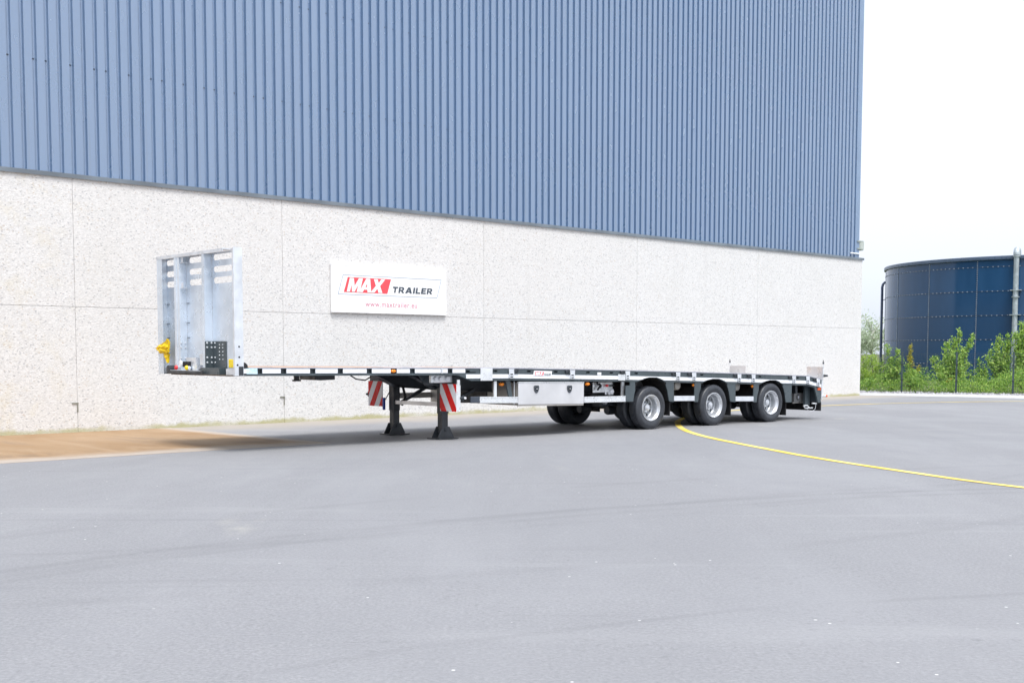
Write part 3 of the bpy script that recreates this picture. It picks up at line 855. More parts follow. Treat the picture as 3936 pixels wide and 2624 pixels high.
# --- chassis underneath
def beam(t):
    b = MB()
    top = lambda s: zd(s) - 0.03
    pts = [(-8.40,.060),(-6.2,.066),(-5.0,.090),(-4.74,.20),(-4.56,.30),(-3.6,.36),(-1.5,.42),(-0.4,.38),(4.9,.34),(5.25,.30)]
    def dp(s):
        for (a, x), (c, y) in zip(pts, pts[1:]):
            if s <= c: return x + (y - x) * (s - a) / (c - a)
        return pts[-1][1]
    ss = sorted(set(smp(-8.40, 5.25, 0.3) + [p for p, _ in pts]))
    b.columns(ss, top, lambda s: zd(s) - 0.03 - dp(s), t - 0.012, t + 0.012)
    b.columns(ss, lambda s: zd(s) - 0.03 - dp(s), lambda s: zd(s) - 0.045 - dp(s), t - 0.07, t + 0.07)
    return b
for t in (0.72, 1.78): beam(t).build('main_beam', M_CHASSIS, trl)
s = -8.2
while s < 5.3:
    b = MB(); strip(b, s - 0.03, s + 0.03, -0.024, -0.09, 0.10, 2.40); b.build('cross_member', M_CHASSIS, trl); s += 0.62
b = MB(); strip(b, -8.42, -4.70, -0.030, -0.098, 0.104, 2.396); b.build('gooseneck_skin', M_CHASSIS, trl)
# sloping gusset panels where the gooseneck drops
b = MB(); b.prism([(-4.98, 1.06), (-4.62, 1.05), (-4.30, 0.955), (-4.30, 0.84), (-4.52, 0.84), (-4.74, 0.94)], 0.55, 0.58); b.build('gusset_plate', M_CHASSIS, trl)
b = MB(); b.prism([(-4.98, 1.06), (-4.62, 1.05), (-4.30, 0.955), (-4.30, 0.84), (-4.52, 0.84), (-4.74, 0.94)], 1.92, 1.95); b.build('gusset_plate', M_CHASSIS, trl)
b = MB(); b.add([(-5.07,.40,1.066),(-4.87,.40,1.063),(-4.765,.40,.886),(-4.94,.40,.907),(-5.07,.43,1.066),(-4.87,.43,1.063),(-4.765,.43,.886),(-4.94,.43,.907)],
              [(0,1,2,3),(4,7,6,5),(0,4,5,1),(1,5,6,2),(2,6,7,3),(3,7,4,0)]); b.build('support_plate', M_DARK, trl)
# kingpin and rubbing plate
b = MB(); b.lathe([(0,1.09),(0.075,1.09),(0.075,1.06),(0.045,1.05),(0.045,1.00),(0.07,0.995),(0.07,0.972),(0,0.972)], 18, 'Z', (-6.80,1.25,0)); b.build('kingpin', M_LEG, trl, smooth=True)
b = MB(); b.prism([(-6.60,1.06),(-6.24,1.06),(-6.24,0.992),(-6.50,0.985),(-6.60,0.992)], 1.02, 1.50); b.build('guide_block', M_LEG, trl, bevel=0.01)
b = MB(); strip(b, -7.7, -5.8, -0.0985, -0.112, 0.55, 1.95); b.build('rubbing_plate', M_LEG, trl)

# --- landing gear
def landing_leg(t):
    lg = MB(); x = -4.46
    lg.box(x - 0.070, x + 0.070, t - 0.070, t + 0.070, 0.42, 0.98)
    leg = lg.build('landing_leg', M_LEG, trl, bevel=0.008)
    b = MB(); b.box(x - 0.062, x + 0.062, t - 0.062, t + 0.062, 0.10, 0.42); b.build('inner_tube', M_LEG, leg, bevel=0.006)
    b = MB()
    for sgn in (-1, 1):
        b.prism([(x - 0.17, 0.020), (x + 0.17, 0.020), (x + 0.075, 0.205), (x - 0.075, 0.205)], t + sgn * 0.078 - 0.006, t + sgn * 0.078 + 0.006)
    b.build('foot_bracket', M_LEG, leg)
    b = MB(); b.box(x - 0.20, x + 0.20, t - 0.17, t + 0.17, 0.006, 0.022); b.build('foot_plate', M_LEG, leg, bevel=0.003)
    b = MB(); b.lathe([(0, -0.10), (0.028, -0.10), (0.028, 0.10), (0, 0.10)], 12, 'Y', (x, t, 0.150)); b.build('pivot_pin', M_CHASSIS, leg)
    return leg
landing_leg(0.56); landing_leg(1.93)
b = MB(); b.box(-4.50, -4.44, 0.63, 1.86, 0.535, 0.595); b.build('leg_crossbar', M_STEEL, trl)
for t, q in ((0.56, 1), (1.93, 1)):
    b = MB(); b.bar((-4.40, t, 0.52), (-3.75, t + 0.05, 0.80), 0.05); b.build('leg_brace', M_LEG, trl)
b = MB(); b.tube([(-4.46, 1.93, 0.90), (-4.52, 2.10, 0.62), (-4.50, 2.25, 0.53), (-4.52, 2.40, 0.60), (-4.56, 2.46, 0.76)], 0.010, 6); b.build('air_hose', M_RUB, trl)
b = MB(); b.tube([(-4.45, 1.70, 0.85), (-4.45, 1.62, 0.66), (-4.45, 1.72, 0.52)], 0.024, 6); b.build('air_hose', M_RUB, trl)
b = MB(); b.box(-4.62, -4.58, 2.03, 2.06, 0.43, 0.64); b.build('crank_handle', M_BLUE, trl)
b = MB(); b.tube([(-5.05, 2.45, 1.04), (-4.95, 2.38, 0.96), (-4.85, 2.25, 0.94), (-4.80, 2.15, 1.0)], 0.012, 6); b.build('air_hose', M_RUB, trl)
# socket box behind the near board
b = MB(); b.box(-4.97, -4.53, 0.20, 0.26, 0.935, 1.062); sb = b.build('socket_panel', M_ALU, trl, bevel=0.015)
for s, r in ((-4.885, 0.036), (-4.79, 0.036), (-4.645, 0.048)):
    b = MB(); b.lathe([(0, -0.035), (r * 0.8, -0.035), (r, -0.02), (r, 0.0)], 18, 'Y', (s, 0.20, 0.998)); b.build('socket_cap', M_WHITE, sb, smooth=True)
b = MB(); b.box(-4.53, -4.42, 0.12, 0.40, 0.90, 1.06); b.build('bracket', M_CHASSIS, trl)

# --- red and white warning boards facing forward
def board(s, t0, t1, z0, z1, d, name='warning_board'):
    bb = MB(); bb.box(s, s + 0.012, t0, t1, z0, z1)
    o = bb.build(name, M_WHW, trl)
    # diagonal stripes clipped to the square
    w, h = t1 - t0, z1 - z0
    def clip(poly):
        for ax, val, sgn in ((0, 0, 1), (0, w, -1), (1, 0, 1), (1, h, -1)):
            out = []
            for i in range(len(poly)):
                p, q = poly[i], poly[(i+1) % len(poly)]
                ip, iq = sgn*(p[ax]-val) >= 0, sgn*(q[ax]-val) >= 0
                if ip: out.append(p)
                if ip != iq:
                    k = (val - p[ax]) / (q[ax] - p[ax]); out.append((p[0]+k*(q[0]-p[0]), p[1]+k*(q[1]-p[1])))
            poly = out
            if not poly: return None
        return poly
    for k in range(-4, 5):
        c = k * 0.285 + 0.105
        sw = 0.145
        poly = [(c - sw/2 - d*-1*0, 0)]
        # stripe: x runs with z with slope d
        poly = [(c - sw/2 - d*0.3, -0.3), (c + sw/2 - d*0.3, -0.3), (c + sw/2 + d*0.8, 0.8), (c - sw/2 + d*0.8, 0.8)]
        pc = clip(poly)
        if pc and len(pc) > 2:
            m2 = MB(); m2.add([(s - 0.0015, t1 - p[0], z0 + p[1]) for p in pc] + [(s - 0.0002, t1 - p[0], z0 + p[1]) for p in pc],
                              [tuple(range(len(pc)))] + [(i, (i+1) % len(pc), (i+1) % len(pc) + len(pc), i + len(pc)) for i in range(len(pc))])
            m2.build('stripe', M_REDW, o)
    return o
board(-4.615, 0.0, 0.43, 0.472, 0.915, -0.60)
board(-4.615, 2.07, 2.50, 0.488, 0.922, 0.60)
b = MB(); b.box(-4.603, -4.535, -0.006, 0.006, 0.474, 0.90); b.box(-4.60, -4.55, -0.010, 0.004, 0.90, 0.985); b.build('board_bracket', M_ALU, trl)
b = MB(); b.box(-4.602, -4.58, 2.10, 2.47, 0.90, 1.08); b.build('board_bracket', M_CHASSIS, trl)
for s, t in ((-4.50, -0.012), (-4.60, 2.52)):
    b = MB(); b.lathe([(0, -0.045), (0.018, -0.045), (0.022, -0.02), (0.022, 0.02), (0, 0.02)], 12, 'X', (s, t, 0.69)); b.box(s - 0.01, s + 0.03, t - 0.005, t + 0.012, 0.645, 0.735); b.build('marker_lamp', M_CHASSIS, trl)
    b = MB(); b.lathe([(0, -0.03), (0.018, -0.026), (0.020, 0.0)], 12, 'Y', (s + 0.035, t - 0.012, 0.69)); b.build('marker_lens', M_WHITE, trl, smooth=True)

# --- side guard, tool box, control panel
def guard(s0, s1, z0, z1):
    b = MB()
    # three-step aluminium profile
    zf = lambda k: (lambda s: z0 + (z1 - z0) * (s - s0) / (s1 - s0) + k)
    for k0, k1, d in ((0.052, 0.030, 0.0), (0.030, 0.024, 0.008), (0.024, -0.020, 0.004), (-0.020, -0.026, 0.008), (-0.026, -0.052, 0.0)):
        b.columns([s0, s1], zf(k0), zf(k1), 0.010 + d, 0.035)
    return b.build('side_guard', M_ALU, trl)
guard(-4.117, -3.285, 0.652, 0.630)
guard(-1.742, -0.695, 0.595, 0.585)
b = MB(); b.columns([-4.311, -4.118], lambda s: 0.708, lambda s: 0.602, 0.006, 0.040); b.build('guard_end_cap', mat('dark_blue_grey_plastic', (0.045, 0.055, 0.075), 0.45, 0, 0.1), trl, bevel=0.012)
b = MB(); b.box(-3.79, -3.735, 0.04, 0.07, 0.60, 0.95); b.build('guard_post', M_ALU, trl)
b = MB(); b.box(-0.70, -0.64, 0.10, 0.13, 0.60, 0.90); b.build('guard_post', M_ALU, trl)
b = MB(); b.add([(-3.52,.06,.95),(-3.42,.06,.95),(-3.37,.06,.68),(-3.45,.06,.68),(-3.52,.09,.95),(-3.42,.09,.95),(-3.37,.09,.68),(-3.45,.09,.68)],
              [(0,1,2,3),(4,7,6,5),(0,4,5,1),(1,5,6,2),(2,6,7,3),(3,7,4,0)]); b.build('guard_strut', M_DARK, trl)
b = MB(); b.box(-3.335, -3.325, 0.06, 0.075, 0.55, 0.94); b.build('rod', M_GALV, trl)
# tool box
def tz(s): return -0.017 * (s + 3.293)
b = MB(); b.columns([-3.285, -1.77], lambda s: 0.920 + tz(s), lambda s: 0.535 + tz(s), 0.012, 0.83); tb = b.build('tool_box', M_STEELD, trl, bevel=0.01)
b = MB(); b.columns([-3.293, -1.763], lambda s: 0.914 + tz(s), lambda s: 0.552 + tz(s), 0.0, 0.0115); b.build('box_door', M_STEEL, tb, bevel=0.005)
b = MB(); b.columns([-3.293, -1.763], lambda s: 0.932 + tz(s), lambda s: 0.916 + tz(s), -0.006, 0.03); b.build('box_lip', M_ALU, tb)
b = MB(); b.columns([-3.293, -1.763], lambda s: 0.551 + tz(s), lambda s: 0.524 + tz(s), 0.010, 0.04); b.build('box_sill', M_STEELD, tb)
for s in (-2.893, -2.118):
    z = 0.806 + tz(s)
    me = shape2d([[(-.050,.045),(-.038,.066),(.038,.066),(.050,.045),(.046,0),(.028,-.044),(0,-.066),(-.028,-.044),(-.046,0)]], 0.014, lambda a, b_, c_: (s + a * 1.15, -0.007 - c_, z + b_)); me.materials.append(mat('dark_plastic_latch', (0.045, 0.055, 0.065), 0.35, 0, 0.1))
    o = link('box_latch', me, tb)
    b = MB(); b.lathe([(0, -0.004), (0.028, -0.004), (0.030, 0.004)], 14, 'Y', (s, -0.0155, z + 0.012)); o2 = b.build('latch_recess', M_HOLE, o)
    b = MB(); b.box(s - 0.018, s + 0.018, -0.024, -0.0195, z + 0.004, z + 0.016); b.build('latch_key', M_GALV, o)
# far-side tool box and guard seen underneath
b = MB(); b.columns([-3.285, -1.77], lambda s: 0.86, lambda s: 0.52, 1.70, 2.45); b.build('tool_box', M_STEELD, trl)
b = MB(); b.columns([-4.20, -3.29], lambda s: 0.70, lambda s: 0.60, 2.42, 2.46); b.build('side_guard', M_STEELD, trl)
b = MB(); b.box(-3.29, -2.1, 0.845, 1.60, 0.54, 0.80); b.build('air_unit', mat('brown_grey_box_paint', (0.085, 0.076, 0.072), 0.6, 0, 0.15), trl)
# control panel with knobs
b = MB(); b.box(-1.30, -0.79, 0.245, 0.262, 0.70, 0.890); cp = b.build('control_panel', M_ALU, trl, bevel=0.008)
b = MB(); b.box(-0.915, -0.785, 0.235, 0.266, 0.655, 0.76); b.build('panel_foot', M_ALU, cp)
b = MB(); b.lathe([(0, -0.05), (0.024, -0.05), (0.028, -0.03), (0.012, -0.02), (0.012, 0.01)], 14, 'Y', (-0.985, 0.24, 0.825)); b.build('knob', M_REDL, cp, smooth=True)
b = MB(); b.tube([(-0.90, 0.22, 0.822), (-0.81, 0.20, 0.822)], 0.016, 10); b.build('knob', M_RUB, cp, smooth=True)
b = MB(); b.lathe([(0, -0.05), (0.030, -0.05), (0.045, -0.035), (0.045, 0.0)], 18, 'Y', (-0.845, 0.24, 0.715)); b.build('valve_cap', M_WHITE, cp, smooth=True)
b = MB(); b.tube([(-1.06, 0.21, 0.80), (-1.03, 0.19, 0.70), (-1.025, 0.19, 0.665)], [0.012, 0.013, 0.016], 8); b.build('lever', M_WHITE, cp, smooth=True)
b = MB(); b.tube([(-1.22, 0.22, 0.90), (-1.23, 0.20, 0.86), (-1.17, 0.19, 0.83), (-1.20, 0.19, 0.79), (-1.23, 0.20, 0.75)], 0.020, 8); b.build('hose', M_RUB, cp, smooth=True)
b = MB(); b.tube([(-1.18, 0.20, 0.87), (-1.14, 0.19, 0.83), (-1.17, 0.19, 0.79)], 0.010, 8); b.build('hose', M_RUB, cp, smooth=True)
b = MB(); b.lathe([(0, -0.03), (0.022, -0.03), (0.03, 0.0)], 12, 'Y', (-1.09, 0.24, 0.80)); b.build('valve', M_GALV, cp, smooth=True)

# --- wheel arch plates below the rail
def plates(t0, t1, name):
    for k, (a, c) in enumerate(((-0.69, -0.44), (0.40, 0.622), (1.215, 1.40), (2.20, 2.455), (3.03, 3.20), (4.0, 4.305))):
        ss = sorted(set([a, c] + [round(x + d, 4) for x in AX for d, _ in ARCH if a < x + d < c] + ([-0.575, -0.574] if k == 0 else [])))
        base = lambda s: 0.528 + SLO * (s + 0.55)
        if k == 0:
            top = lambda s: zd(s) - 0.206 if s > -0.5745 else 0.825
        else:
            top = lambda s: zd(s) - 0.206
        b = MB(); b.columns(ss, lambda s: max(top(s), base(s)), lambda s: min(max(base(s), arch(s)), max(top(s), base(s))), t0, t1)
        b.build(name, M_DARK, trl)
plates(0.016, 0.034, 'arch_plate')
plates(2.466, 2.484, 'arch_plate')
# bent rims of the arches and inner mudguards
for a in AX:
    for t0, t1, m_ in ((0.036, 0.60, M_RUB), (1.90, 2.46, M_RUB)):
        b = MB(); vs_ = []; fs = []
        for d, z in ARCH:
            zz = z + SLO * a + 0.004
            vs_ += [(a + d, t0, zz), (a + d, t1, zz), (a + d * 1.03, t1, zz + 0.012), (a + d * 1.03, t0, zz + 0.012)]
        for i in range(len(ARCH) - 1):
            for k in range(4): fs.append((i*4+k, i*4+(k+1)%4, i*4+4+(k+1)%4, i*4+4+k))
        b.add(vs_, fs); b.build('mudguard', m_, trl)
        b = MB(); b.box(a + 0.555, a + 0.575, t0 + 0.03, t1 - 0.02, 0.235 - 0.032 * a, 0.60); b.build('mud_flap', M_RUB, trl)
# short bumpers between the wheels
for a, c, z0, z1 in ((0.626, 1.212, 0.557, 0.545), (2.458, 3.026, 0.505, 0.492)):
    b = MB(); b.columns([a, c], lambda s: z0 + (z1 - z0) * (s - a) / (c - a) + 0.049, lambda s: z0 + (z1 - z0) * (s - a) / (c - a) - 0.049, 0.004, 0.030)
    b.build('side_bumper', M_GALV, trl, bevel=0.008)
# air tanks seen between the wheels
for s in (0.97, 2.78):
    b = MB(); b.lathe([(0, -0.22), (0.05, -0.215), (0.085, -0.19), (0.095, -0.16), (0.095, 0.30), (0, 0.34)], 20, 'Y', (s, 0.42, 0.826 - 0.03 * s)); b.build('air_tank', mat('grey_beige_tank_paint', (0.40, 0.39, 0.37), 0.4, 0, 0.08), trl, smooth=True)

# --- axles, suspension, wheels
for a in AX:
    b = MB(); b.tube([(a, 0.30, 0.40), (a, 2.20, 0.40)], 0.065, 14); ax = b.build('axle', M_CHASSIS, trl, smooth=True)
    for t in (0.72, 1.78):
        b = MB(); b.bar((a - 0.62, t, 0.50), (a, t, 0.42), 0.09, 0.07); b.bar((a, t, 0.42), (a + 0.38, t, 0.40), 0.10, 0.07); b.build('trailing_arm', M_CHASSIS, ax)
        b = MB(); b.prism([(a - 0.74, 0.42), (a - 0.52, 0.42), (a - 0.46, 0.74), (a - 0.80, 0.74)], t - 0.09, t + 0.09); b.build('hanger_bracket', M_CHASSIS, ax)
        b = MB(); b.lathe([(0, 0.42), (0.10, 0.42), (0.135, 0.47), (0.115, 0.53), (0.135, 0.59), (0.11, 0.66), (0, 0.66)], 18, 'Z', (a + 0.36, t, 0)); b.build('air_bellow', M_RUB, ax, smooth=True)
        b = MB(); b.lathe([(0, -0.09), (0.075, -0.085), (0.085, -0.05), (0.085, 0.08), (0, 0.10)], 16, 'X', (a - 0.22, t + (0.16 if t < 1 else -0.16), 0.33)); b.build('brake_chamber', M_CHASSIS, ax, smooth=True)
        b = MB(); b.lathe([(0, -0.06), (0.035, -0.06), (0.035, 0.0)], 12, 'Y', (a - 0.63, t - 0.09, 0.50)); b.build('pivot_bolt', M_GALV, ax, smooth=True)

def ring_tread(r, w0, n): pass
TY = [(0.245, 0.026), (0.262, 0.014), (0.285, 0.006), (0.312, 0.002), (0.340, 0.003), (0.365, 0.010), (0.381, 0.020), (0.389, 0.027),
      (0.3955, 0.038), (0.398, 0.058), (0.3985, 0.064), (0.389, 0.066), (0.389, 0.072), (0.3992, 0.074), (0.400, 0.096), (0.390, 0.098), (0.390, 0.104), (0.400, 0.106),
      (0.400, 0.130), (0.390, 0.132), (0.390, 0.138), (0.400, 0.140), (0.3992, 0.162), (0.389, 0.164), (0.389, 0.170), (0.3985, 0.172), (0.3955, 0.200),
      (0.385, 0.214), (0.360, 0.228), (0.312, 0.235), (0.262, 0.222), (0.245, 0.210)]
b = MB(); b.lathe(TY, 56, 'Y'); tyre_me = b.mesh('tyre', M_TYRE, smooth=28)
# deep-dish outer rim
RM = [(0.247, 0.022), (0.244, 0.012), (0.236, 0.010), (0.229, 0.016), (0.226, 0.034), (0.214, 0.042), (0.206, 0.056), (0.202, 0.075), (0.202, 0.160), (0.197, 0.172), (0.188, 0.180)]
b = MB(); b.lathe(RM, 48, 'Y'); rim_me = b.mesh('rim', M_RIM, smooth=40)
loops = [circle(0, 0, 0.190, 48), circle(0, 0, 0.085, 28)] + [circle(0.142 * math.cos(k * math.pi / 4 + 0.3), 0.142 * math.sin(k * math.pi / 4 + 0.3), 0.027, 12) for k in range(8)]
def disc_fn(u, v, w):
    r = math.hypot(u, v)
    return (u, 0.186 - 0.022 * max(0, min(1, (0.19 - r) / 0.105)) - w, v)
disc_me = shape2d(loops, 0.010, disc_fn); disc_me.materials.append(M_DISC)
b = MB(); b.lathe([(0.086, 0.172), (0.086, 0.150), (0.070, 0.143), (0.064, 0.105), (0.050, 0.095), (0.0, 0.093)], 24, 'Y')
hub_me = b.mesh('hub', M_RIM, smooth=35)
b = MB()
for k in range(10):
    a = 2 * math.pi * k / 10
    b.lathe([(0, 0.135), (0.012, 0.135), (0.012, 0.17)], 6, 'Y', (0.104 * math.cos(a), 0, 0.104 * math.sin(a)))
nut_me = b.mesh('wheel_nuts', M_DISC)
b = MB(); b.lathe([(0.0, 0.088), (0.030, 0.0885), (0.034, 0.090), (0.030, 0.092), (0, 0.092)], 18, 'Y'); cap_me = b.mesh('hub_cap', M_GALV, smooth=35)
b = MB(); b.lathe([(0.20, 0.215), (0.0, 0.215)], 24, 'Y'); drum_me = b.mesh('brake_drum', M_HOLE)
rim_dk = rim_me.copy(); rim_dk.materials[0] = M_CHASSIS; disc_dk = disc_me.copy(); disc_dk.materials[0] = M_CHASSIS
def wheel(a, t, flip, full):
    w = empty('wheel', (a, t, 0.40), 0); w.parent = trl
    w.rotation_euler = (0, random.uniform(0, 6.28), math.pi if flip else 0)
    link('tyre', tyre_me, w)
    link('rim', rim_me if full else rim_dk, w)
    link('disc', disc_me if full else disc_dk, w); link('brake_drum', drum_me, w)
    if full:
        link('hub', hub_me, w); link('wheel_nuts', nut_me, w); link('hub_cap', cap_me, w)
    return w
random.seed(4)
for a in AX:
    wheel(a, 0.004, False, True)
    wheel(a, 0.560, True, False)
    wheel(a, 2.496, True, True)
    wheel(a, 1.940, False, False)

# --- rear end
b = MB()
b.prism([(5.10, 0.70), (5.345, 0.67), (5.345, 0.352), (5.255, 0.352)], 0.014, 0.05)
b.build('end_plate', M_DARK, trl)
b = MB(); b.box(5.30, 5.36, 0.05, 2.45, 0.60, 0.83); b.build('rear_beam', M_DARK, trl)
b = MB(); b.prism([(5.10, 0.70), (5.345, 0.67), (5.345, 0.352), (5.255, 0.352)], 2.45, 2.486); b.build('end_plate', M_DARK, trl)
b = MB(); b.box(5.215, 5.325, 0.006, 0.014, 0.622, 0.672); b.build('reflector', M_ORANGE, trl)
b = MB(); b.box(5.365, 5.385, 0.03, 2.47, 0.178, 0.37); b.build('rear_flap', M_RUB, trl)
b = MB(); b.box(5.225, 5.25, 0.055, 2.40, 0.37, 0.78); b.build('rear_dark_filler', M_CHASSIS, trl)  # added dark filler, shuts off the view through the rear
b = MB(); b.box(4.70, 4.76, 0.20, 2.40, 0.56, 0.76); b.build('cross_member', M_CHASSIS, trl)  # added dark panel, keeps the gap above the rear box dark
b = MB(); b.box(5.28, 5.36, 0.05, 2.45, 0.36, 0.46); b.build('underrun_bar', M_DARK, trl)
b = MB(); b.box(5.346, 5.40, 0.0, 0.05, 0.43, 0.86); b.build('lamp_post', M_ALU, trl)
b = MB(); b.tube([(5.36, 0.03, 0.50), (5.42, -0.02, 0.50), (5.47, -0.03, 0.495)], [0.02, 0.026, 0.026], 10); b.build('rear_marker', M_GALV, trl, smooth=True)
b = MB(); b.tube([(5.44, -0.03, 0.497), (5.49, -0.035, 0.494)], 0.024, 10); b.build('marker_lens', M_ORANGE, trl, smooth=True)
b = MB(); b.box(4.82, 5.16, 0.32, 0.80, 0.36, 0.555); rb = b.build('rear_box', mat('grey_plastic_box', (0.20, 0.20, 0.20), 0.55, 0, 0.1), trl, bevel=0.01)
b = MB(); b.lathe([(0.045, -0.006), (0.055, -0.008), (0.062, 0.0)], 20, 'Y', (4.95, 0.318, 0.47)); b.build('lock_ring', M_CHASSIS, rb, smooth=True)
b = MB(); b.box(4.945, 4.965, 0.300, 0.314, 0.44, 0.50); b.build('key_tag', M_WHITE, rb)
b = MB(); b.box(4.80, 5.18, 0.34, 0.36, 0.34, 0.375); b.build('box_sill', M_STEELD, rb)
b = MB(); b.box(4.55, 4.60, 0.1, 2.4, 0.62, 0.74); b.build('cross_member', M_CHASSIS, trl)
b = MB(); b.box(5.02, 5.12, 0.18, 0.24, 0.27, 0.72); b.box(5.12, 5.22, 0.20, 0.24, 0.30, 0.72); b.build('stabiliser_post', M_DARK, trl, bevel=0.008)
b = MB(); b.tube([(4.85, 0.10, 0.30), (4.98, 0.10, 0.30), (5.03, 0.08, 0.245), (5.14, 0.08, 0.245)], 0.014, 8); b.tube([(4.85, 0.10, 0.30), (4.90, 0.10, 0.245), (5.03, 0.08, 0.245)], 0.012, 8); b.build('pull_handle', M_ALU, trl, smooth=True)
b = MB(); b.tube([(5.10, 0.06, 0.345), (5.25, 0.06, 0.335)], 0.017, 8); b.build('locking_pin', M_ALU, trl, smooth=True)
pts = [(4.93, 0.08, 0.245), (4.96, 0.06, 0.20), (5.03, 0.05, 0.175), (5.12, 0.05, 0.18), (5.20, 0.05, 0.23), (5.24, 0.06, 0.33)]
b = MB(); b.tube(pts, 0.004, 6); b.build('safety_cable', M_GALV, trl)
# rear marker boards seen from behind
for t0, t1, z0, z1 in ((0.0, 0.40, 0.85, 1.117), (2.06, 2.50, 0.87, 1.120)):
    b = MB(); b.box(5.36, 5.372, t0, t1, z0, z1); b.build('rear_board', mat('board_back_aluminium', (0.58, 0.56, 0.55), 0.35, 0.35, 0.03), trl)
for t, z in ((-0.015, 1.20), (2.515, 1.21)):
    b = MB(); b.tube([(5.37, t, 0.88), (5.37, t, z - 0.02)], 0.012, 8); b.build('board_post', M_ALU, trl, smooth=True)
    b = MB(); b.tube([(5.37, t, z - 0.02), (5.37, t, z + 0.025)], 0.018, 10); b.tube([(5.37, t, z + 0.035), (5.37, t, z + 0.06)], 0.011, 8); b.build('marker_lamp', M_CHASSIS, trl, smooth=True)
b = MB(); b.tube([(5.37, -0.02, 0.93), (5.42, -0.06, 0.93), (5.45, -0.07, 0.93)], [0.03, 0.024, 0.02], 10); b.build('marker_lamp', M_CHASSIS, trl, smooth=True)

# --- headboard
HS0, HS1 = -8.520, -8.386
hb = empty('headboard', (-8.45, 0, 1.10)); hb.parent = trl
def hbuild(b, name, m, **k):
    o = b.build(name, m, hb, **k); 
    return o
for_off = (8.45, 0, -1.10)
class HB(MB):
    def build(self, name, m, parent=None, **k):
        self.v = [(x + 8.45, y, z - 1.10) for x, y, z in self.v]
        return MB.build(self, name, m, parent or hb, **k)
ZB, ZT2 = 1.105, 2.862
slots = []
for t0, t1 in ((0.26, 0.83), (1.07, 1.60), (1.93, 2.37)):
    for z0, z1 in ((2.735, 2.820), (2.565, 2.650), (2.405, 2.495)):
        slots.append(stadium(t0, t1, z0, z1))
me = shape2d([[(0.02, 1.13), (2.44, 1.13), (2.44, 2.85), (0.02, 2.85)]] + slots, 0.006, lambda u, v, w: (HS1 - 0.004 + w + 8.45, u, v - 1.10)); me.materials.append(M_GALVD)
link('back_panel', me, hb)
# near post (channel), ribs, far post
b = HB(); b.box(HS0, HS1 + 0.002, 0.0, 0.006, ZB - 0.01, ZT2 + 0.008); b.box(HS0, HS0 + 0.006, 0.0065, 0.045, ZB - 0.01, ZT2); 
npost = b.build('corner_post', M_GALV)
for z in (1.50, 1.355, 1.245):
    bb = HB(); bb.lathe([(0, -0.002), (0.013, -0.002), (0.013, 0.004)], 14, 'Y', (-8.452 if z > 1.3 else -8.478, -0.001, z)); bb.build('post_hole', M_HOLE, npost)
for tl, tw in ((0.885, 0.885), (1.785, 1.700)):
    b = HB(); b.box(HS0, HS0 + 0.006, tl, tl + 0.075, ZB + 0.03, ZT2 - 0.03); b.box(HS0 + 0.0065, HS1 - 0.012, tw, tw + 0.006, ZB + 0.03, ZT2 - 0.03)
    if tw != tl: b.box(HS0 + 0.0065, HS0 + 0.02, tw + 0.006, tl, ZB + 0.03, ZT2 - 0.03)
    b.build('rib', M_GALVD)
b = HB(); b.box(HS0, HS0 + 0.006, 2.27, 2.45, ZB - 0.01, ZT2); b.box(HS0 + 0.0065, HS1, 2.372, 2.378, ZB, ZT2 - 0.02); b.build('corner_post', M_GALVD)
b = HB(); b.box(HS0 - 0.004, HS1 + 0.004, 0.30, 2.47, ZT2 - 0.004, ZT2 + 0.012); b.box(HS0 - 0.004, HS0 + 0.002, 0.30, 2.47, ZT2 - 0.03, ZT2 - 0.004); b.box(HS1 - 0.02, HS1 + 0.004, 0.01, 0.30, ZT2 - 0.03, ZT2 + 0.008); b.build('top_rail', M_GALV)
# dark gusset around the inner rib, with bolts
b = HB(); b.box(HS0 - 0.004, HS1 - 0.014, 0.872, 0.8845, 1.12, 1.58); b.box(HS1 - 0.020, HS1 - 0.012, 0.47, 0.872, 1.12, 1.58); b.box(HS0 - 0.01, HS1 - 0.0205, 0.45, 1.02, 1.105, 1.20)
gus = b.build('gusset_plate', M_DARK)
def bolts(plane, pts, r, name='bolt'):
    for p in pts:
        bb = HB()
        ax = 'Y' if plane == 'web' else 'X'
        bb.lathe([(0, -0.010), (r * 0.7, -0.010), (r, -0.004), (r, 0.0)], 10, ax, p)
        bb.build(name, M_GALV, gus, smooth=True)
for z in (1.555, 1.492, 1.345, 1.275):
    bolts('web', [(-8.495, 0.8715, z), (-8.425, 0.8715, z)], 0.015)
    bolts('panel', [(HS1 - 0.0205, 0.80, z)], 0.013)
for z in (1.53, 1.485, 1.43, 1.38, 1.32):
    bolts('panel', [(HS1 - 0.0205, 0.66, z), (HS1 - 0.0205, 0.56, z)], 0.009)
# bolts on the middle rib
for z in (1.56, 1.49, 1.335):
    for s in (-8.50, -8.43):
        bb = HB(); bb.lathe([(0, -0.010), (0.010, -0.010), (0.014, -0.004), (0.014, 0.0)], 10, 'Y', (s, 1.699, z)); bb.build('bolt', M_GALV, hb, smooth=True)
# small welded brackets
for t, z in ((1.60, 2.42), (1.60, 2.79)):
    b = HB(); b.box(-8.50, -8.41, t + 0.02, t + 0.09, z - 0.05, z - 0.042); b.box(-8.49, -8.484, t + 0.02, t + 0.08, z - 0.042, z + 0.03); b.build('bracket', M_GALV)
for t in (1.66, 2.34):
    for z in (2.15, 1.86, 1.64):
        b = HB(); b.box(HS1 - 0.02, HS1 - 0.010, t - 0.04, t + 0.03, z - 0.006, z + 0.006); b.build('seam_tab', M_FLASH)
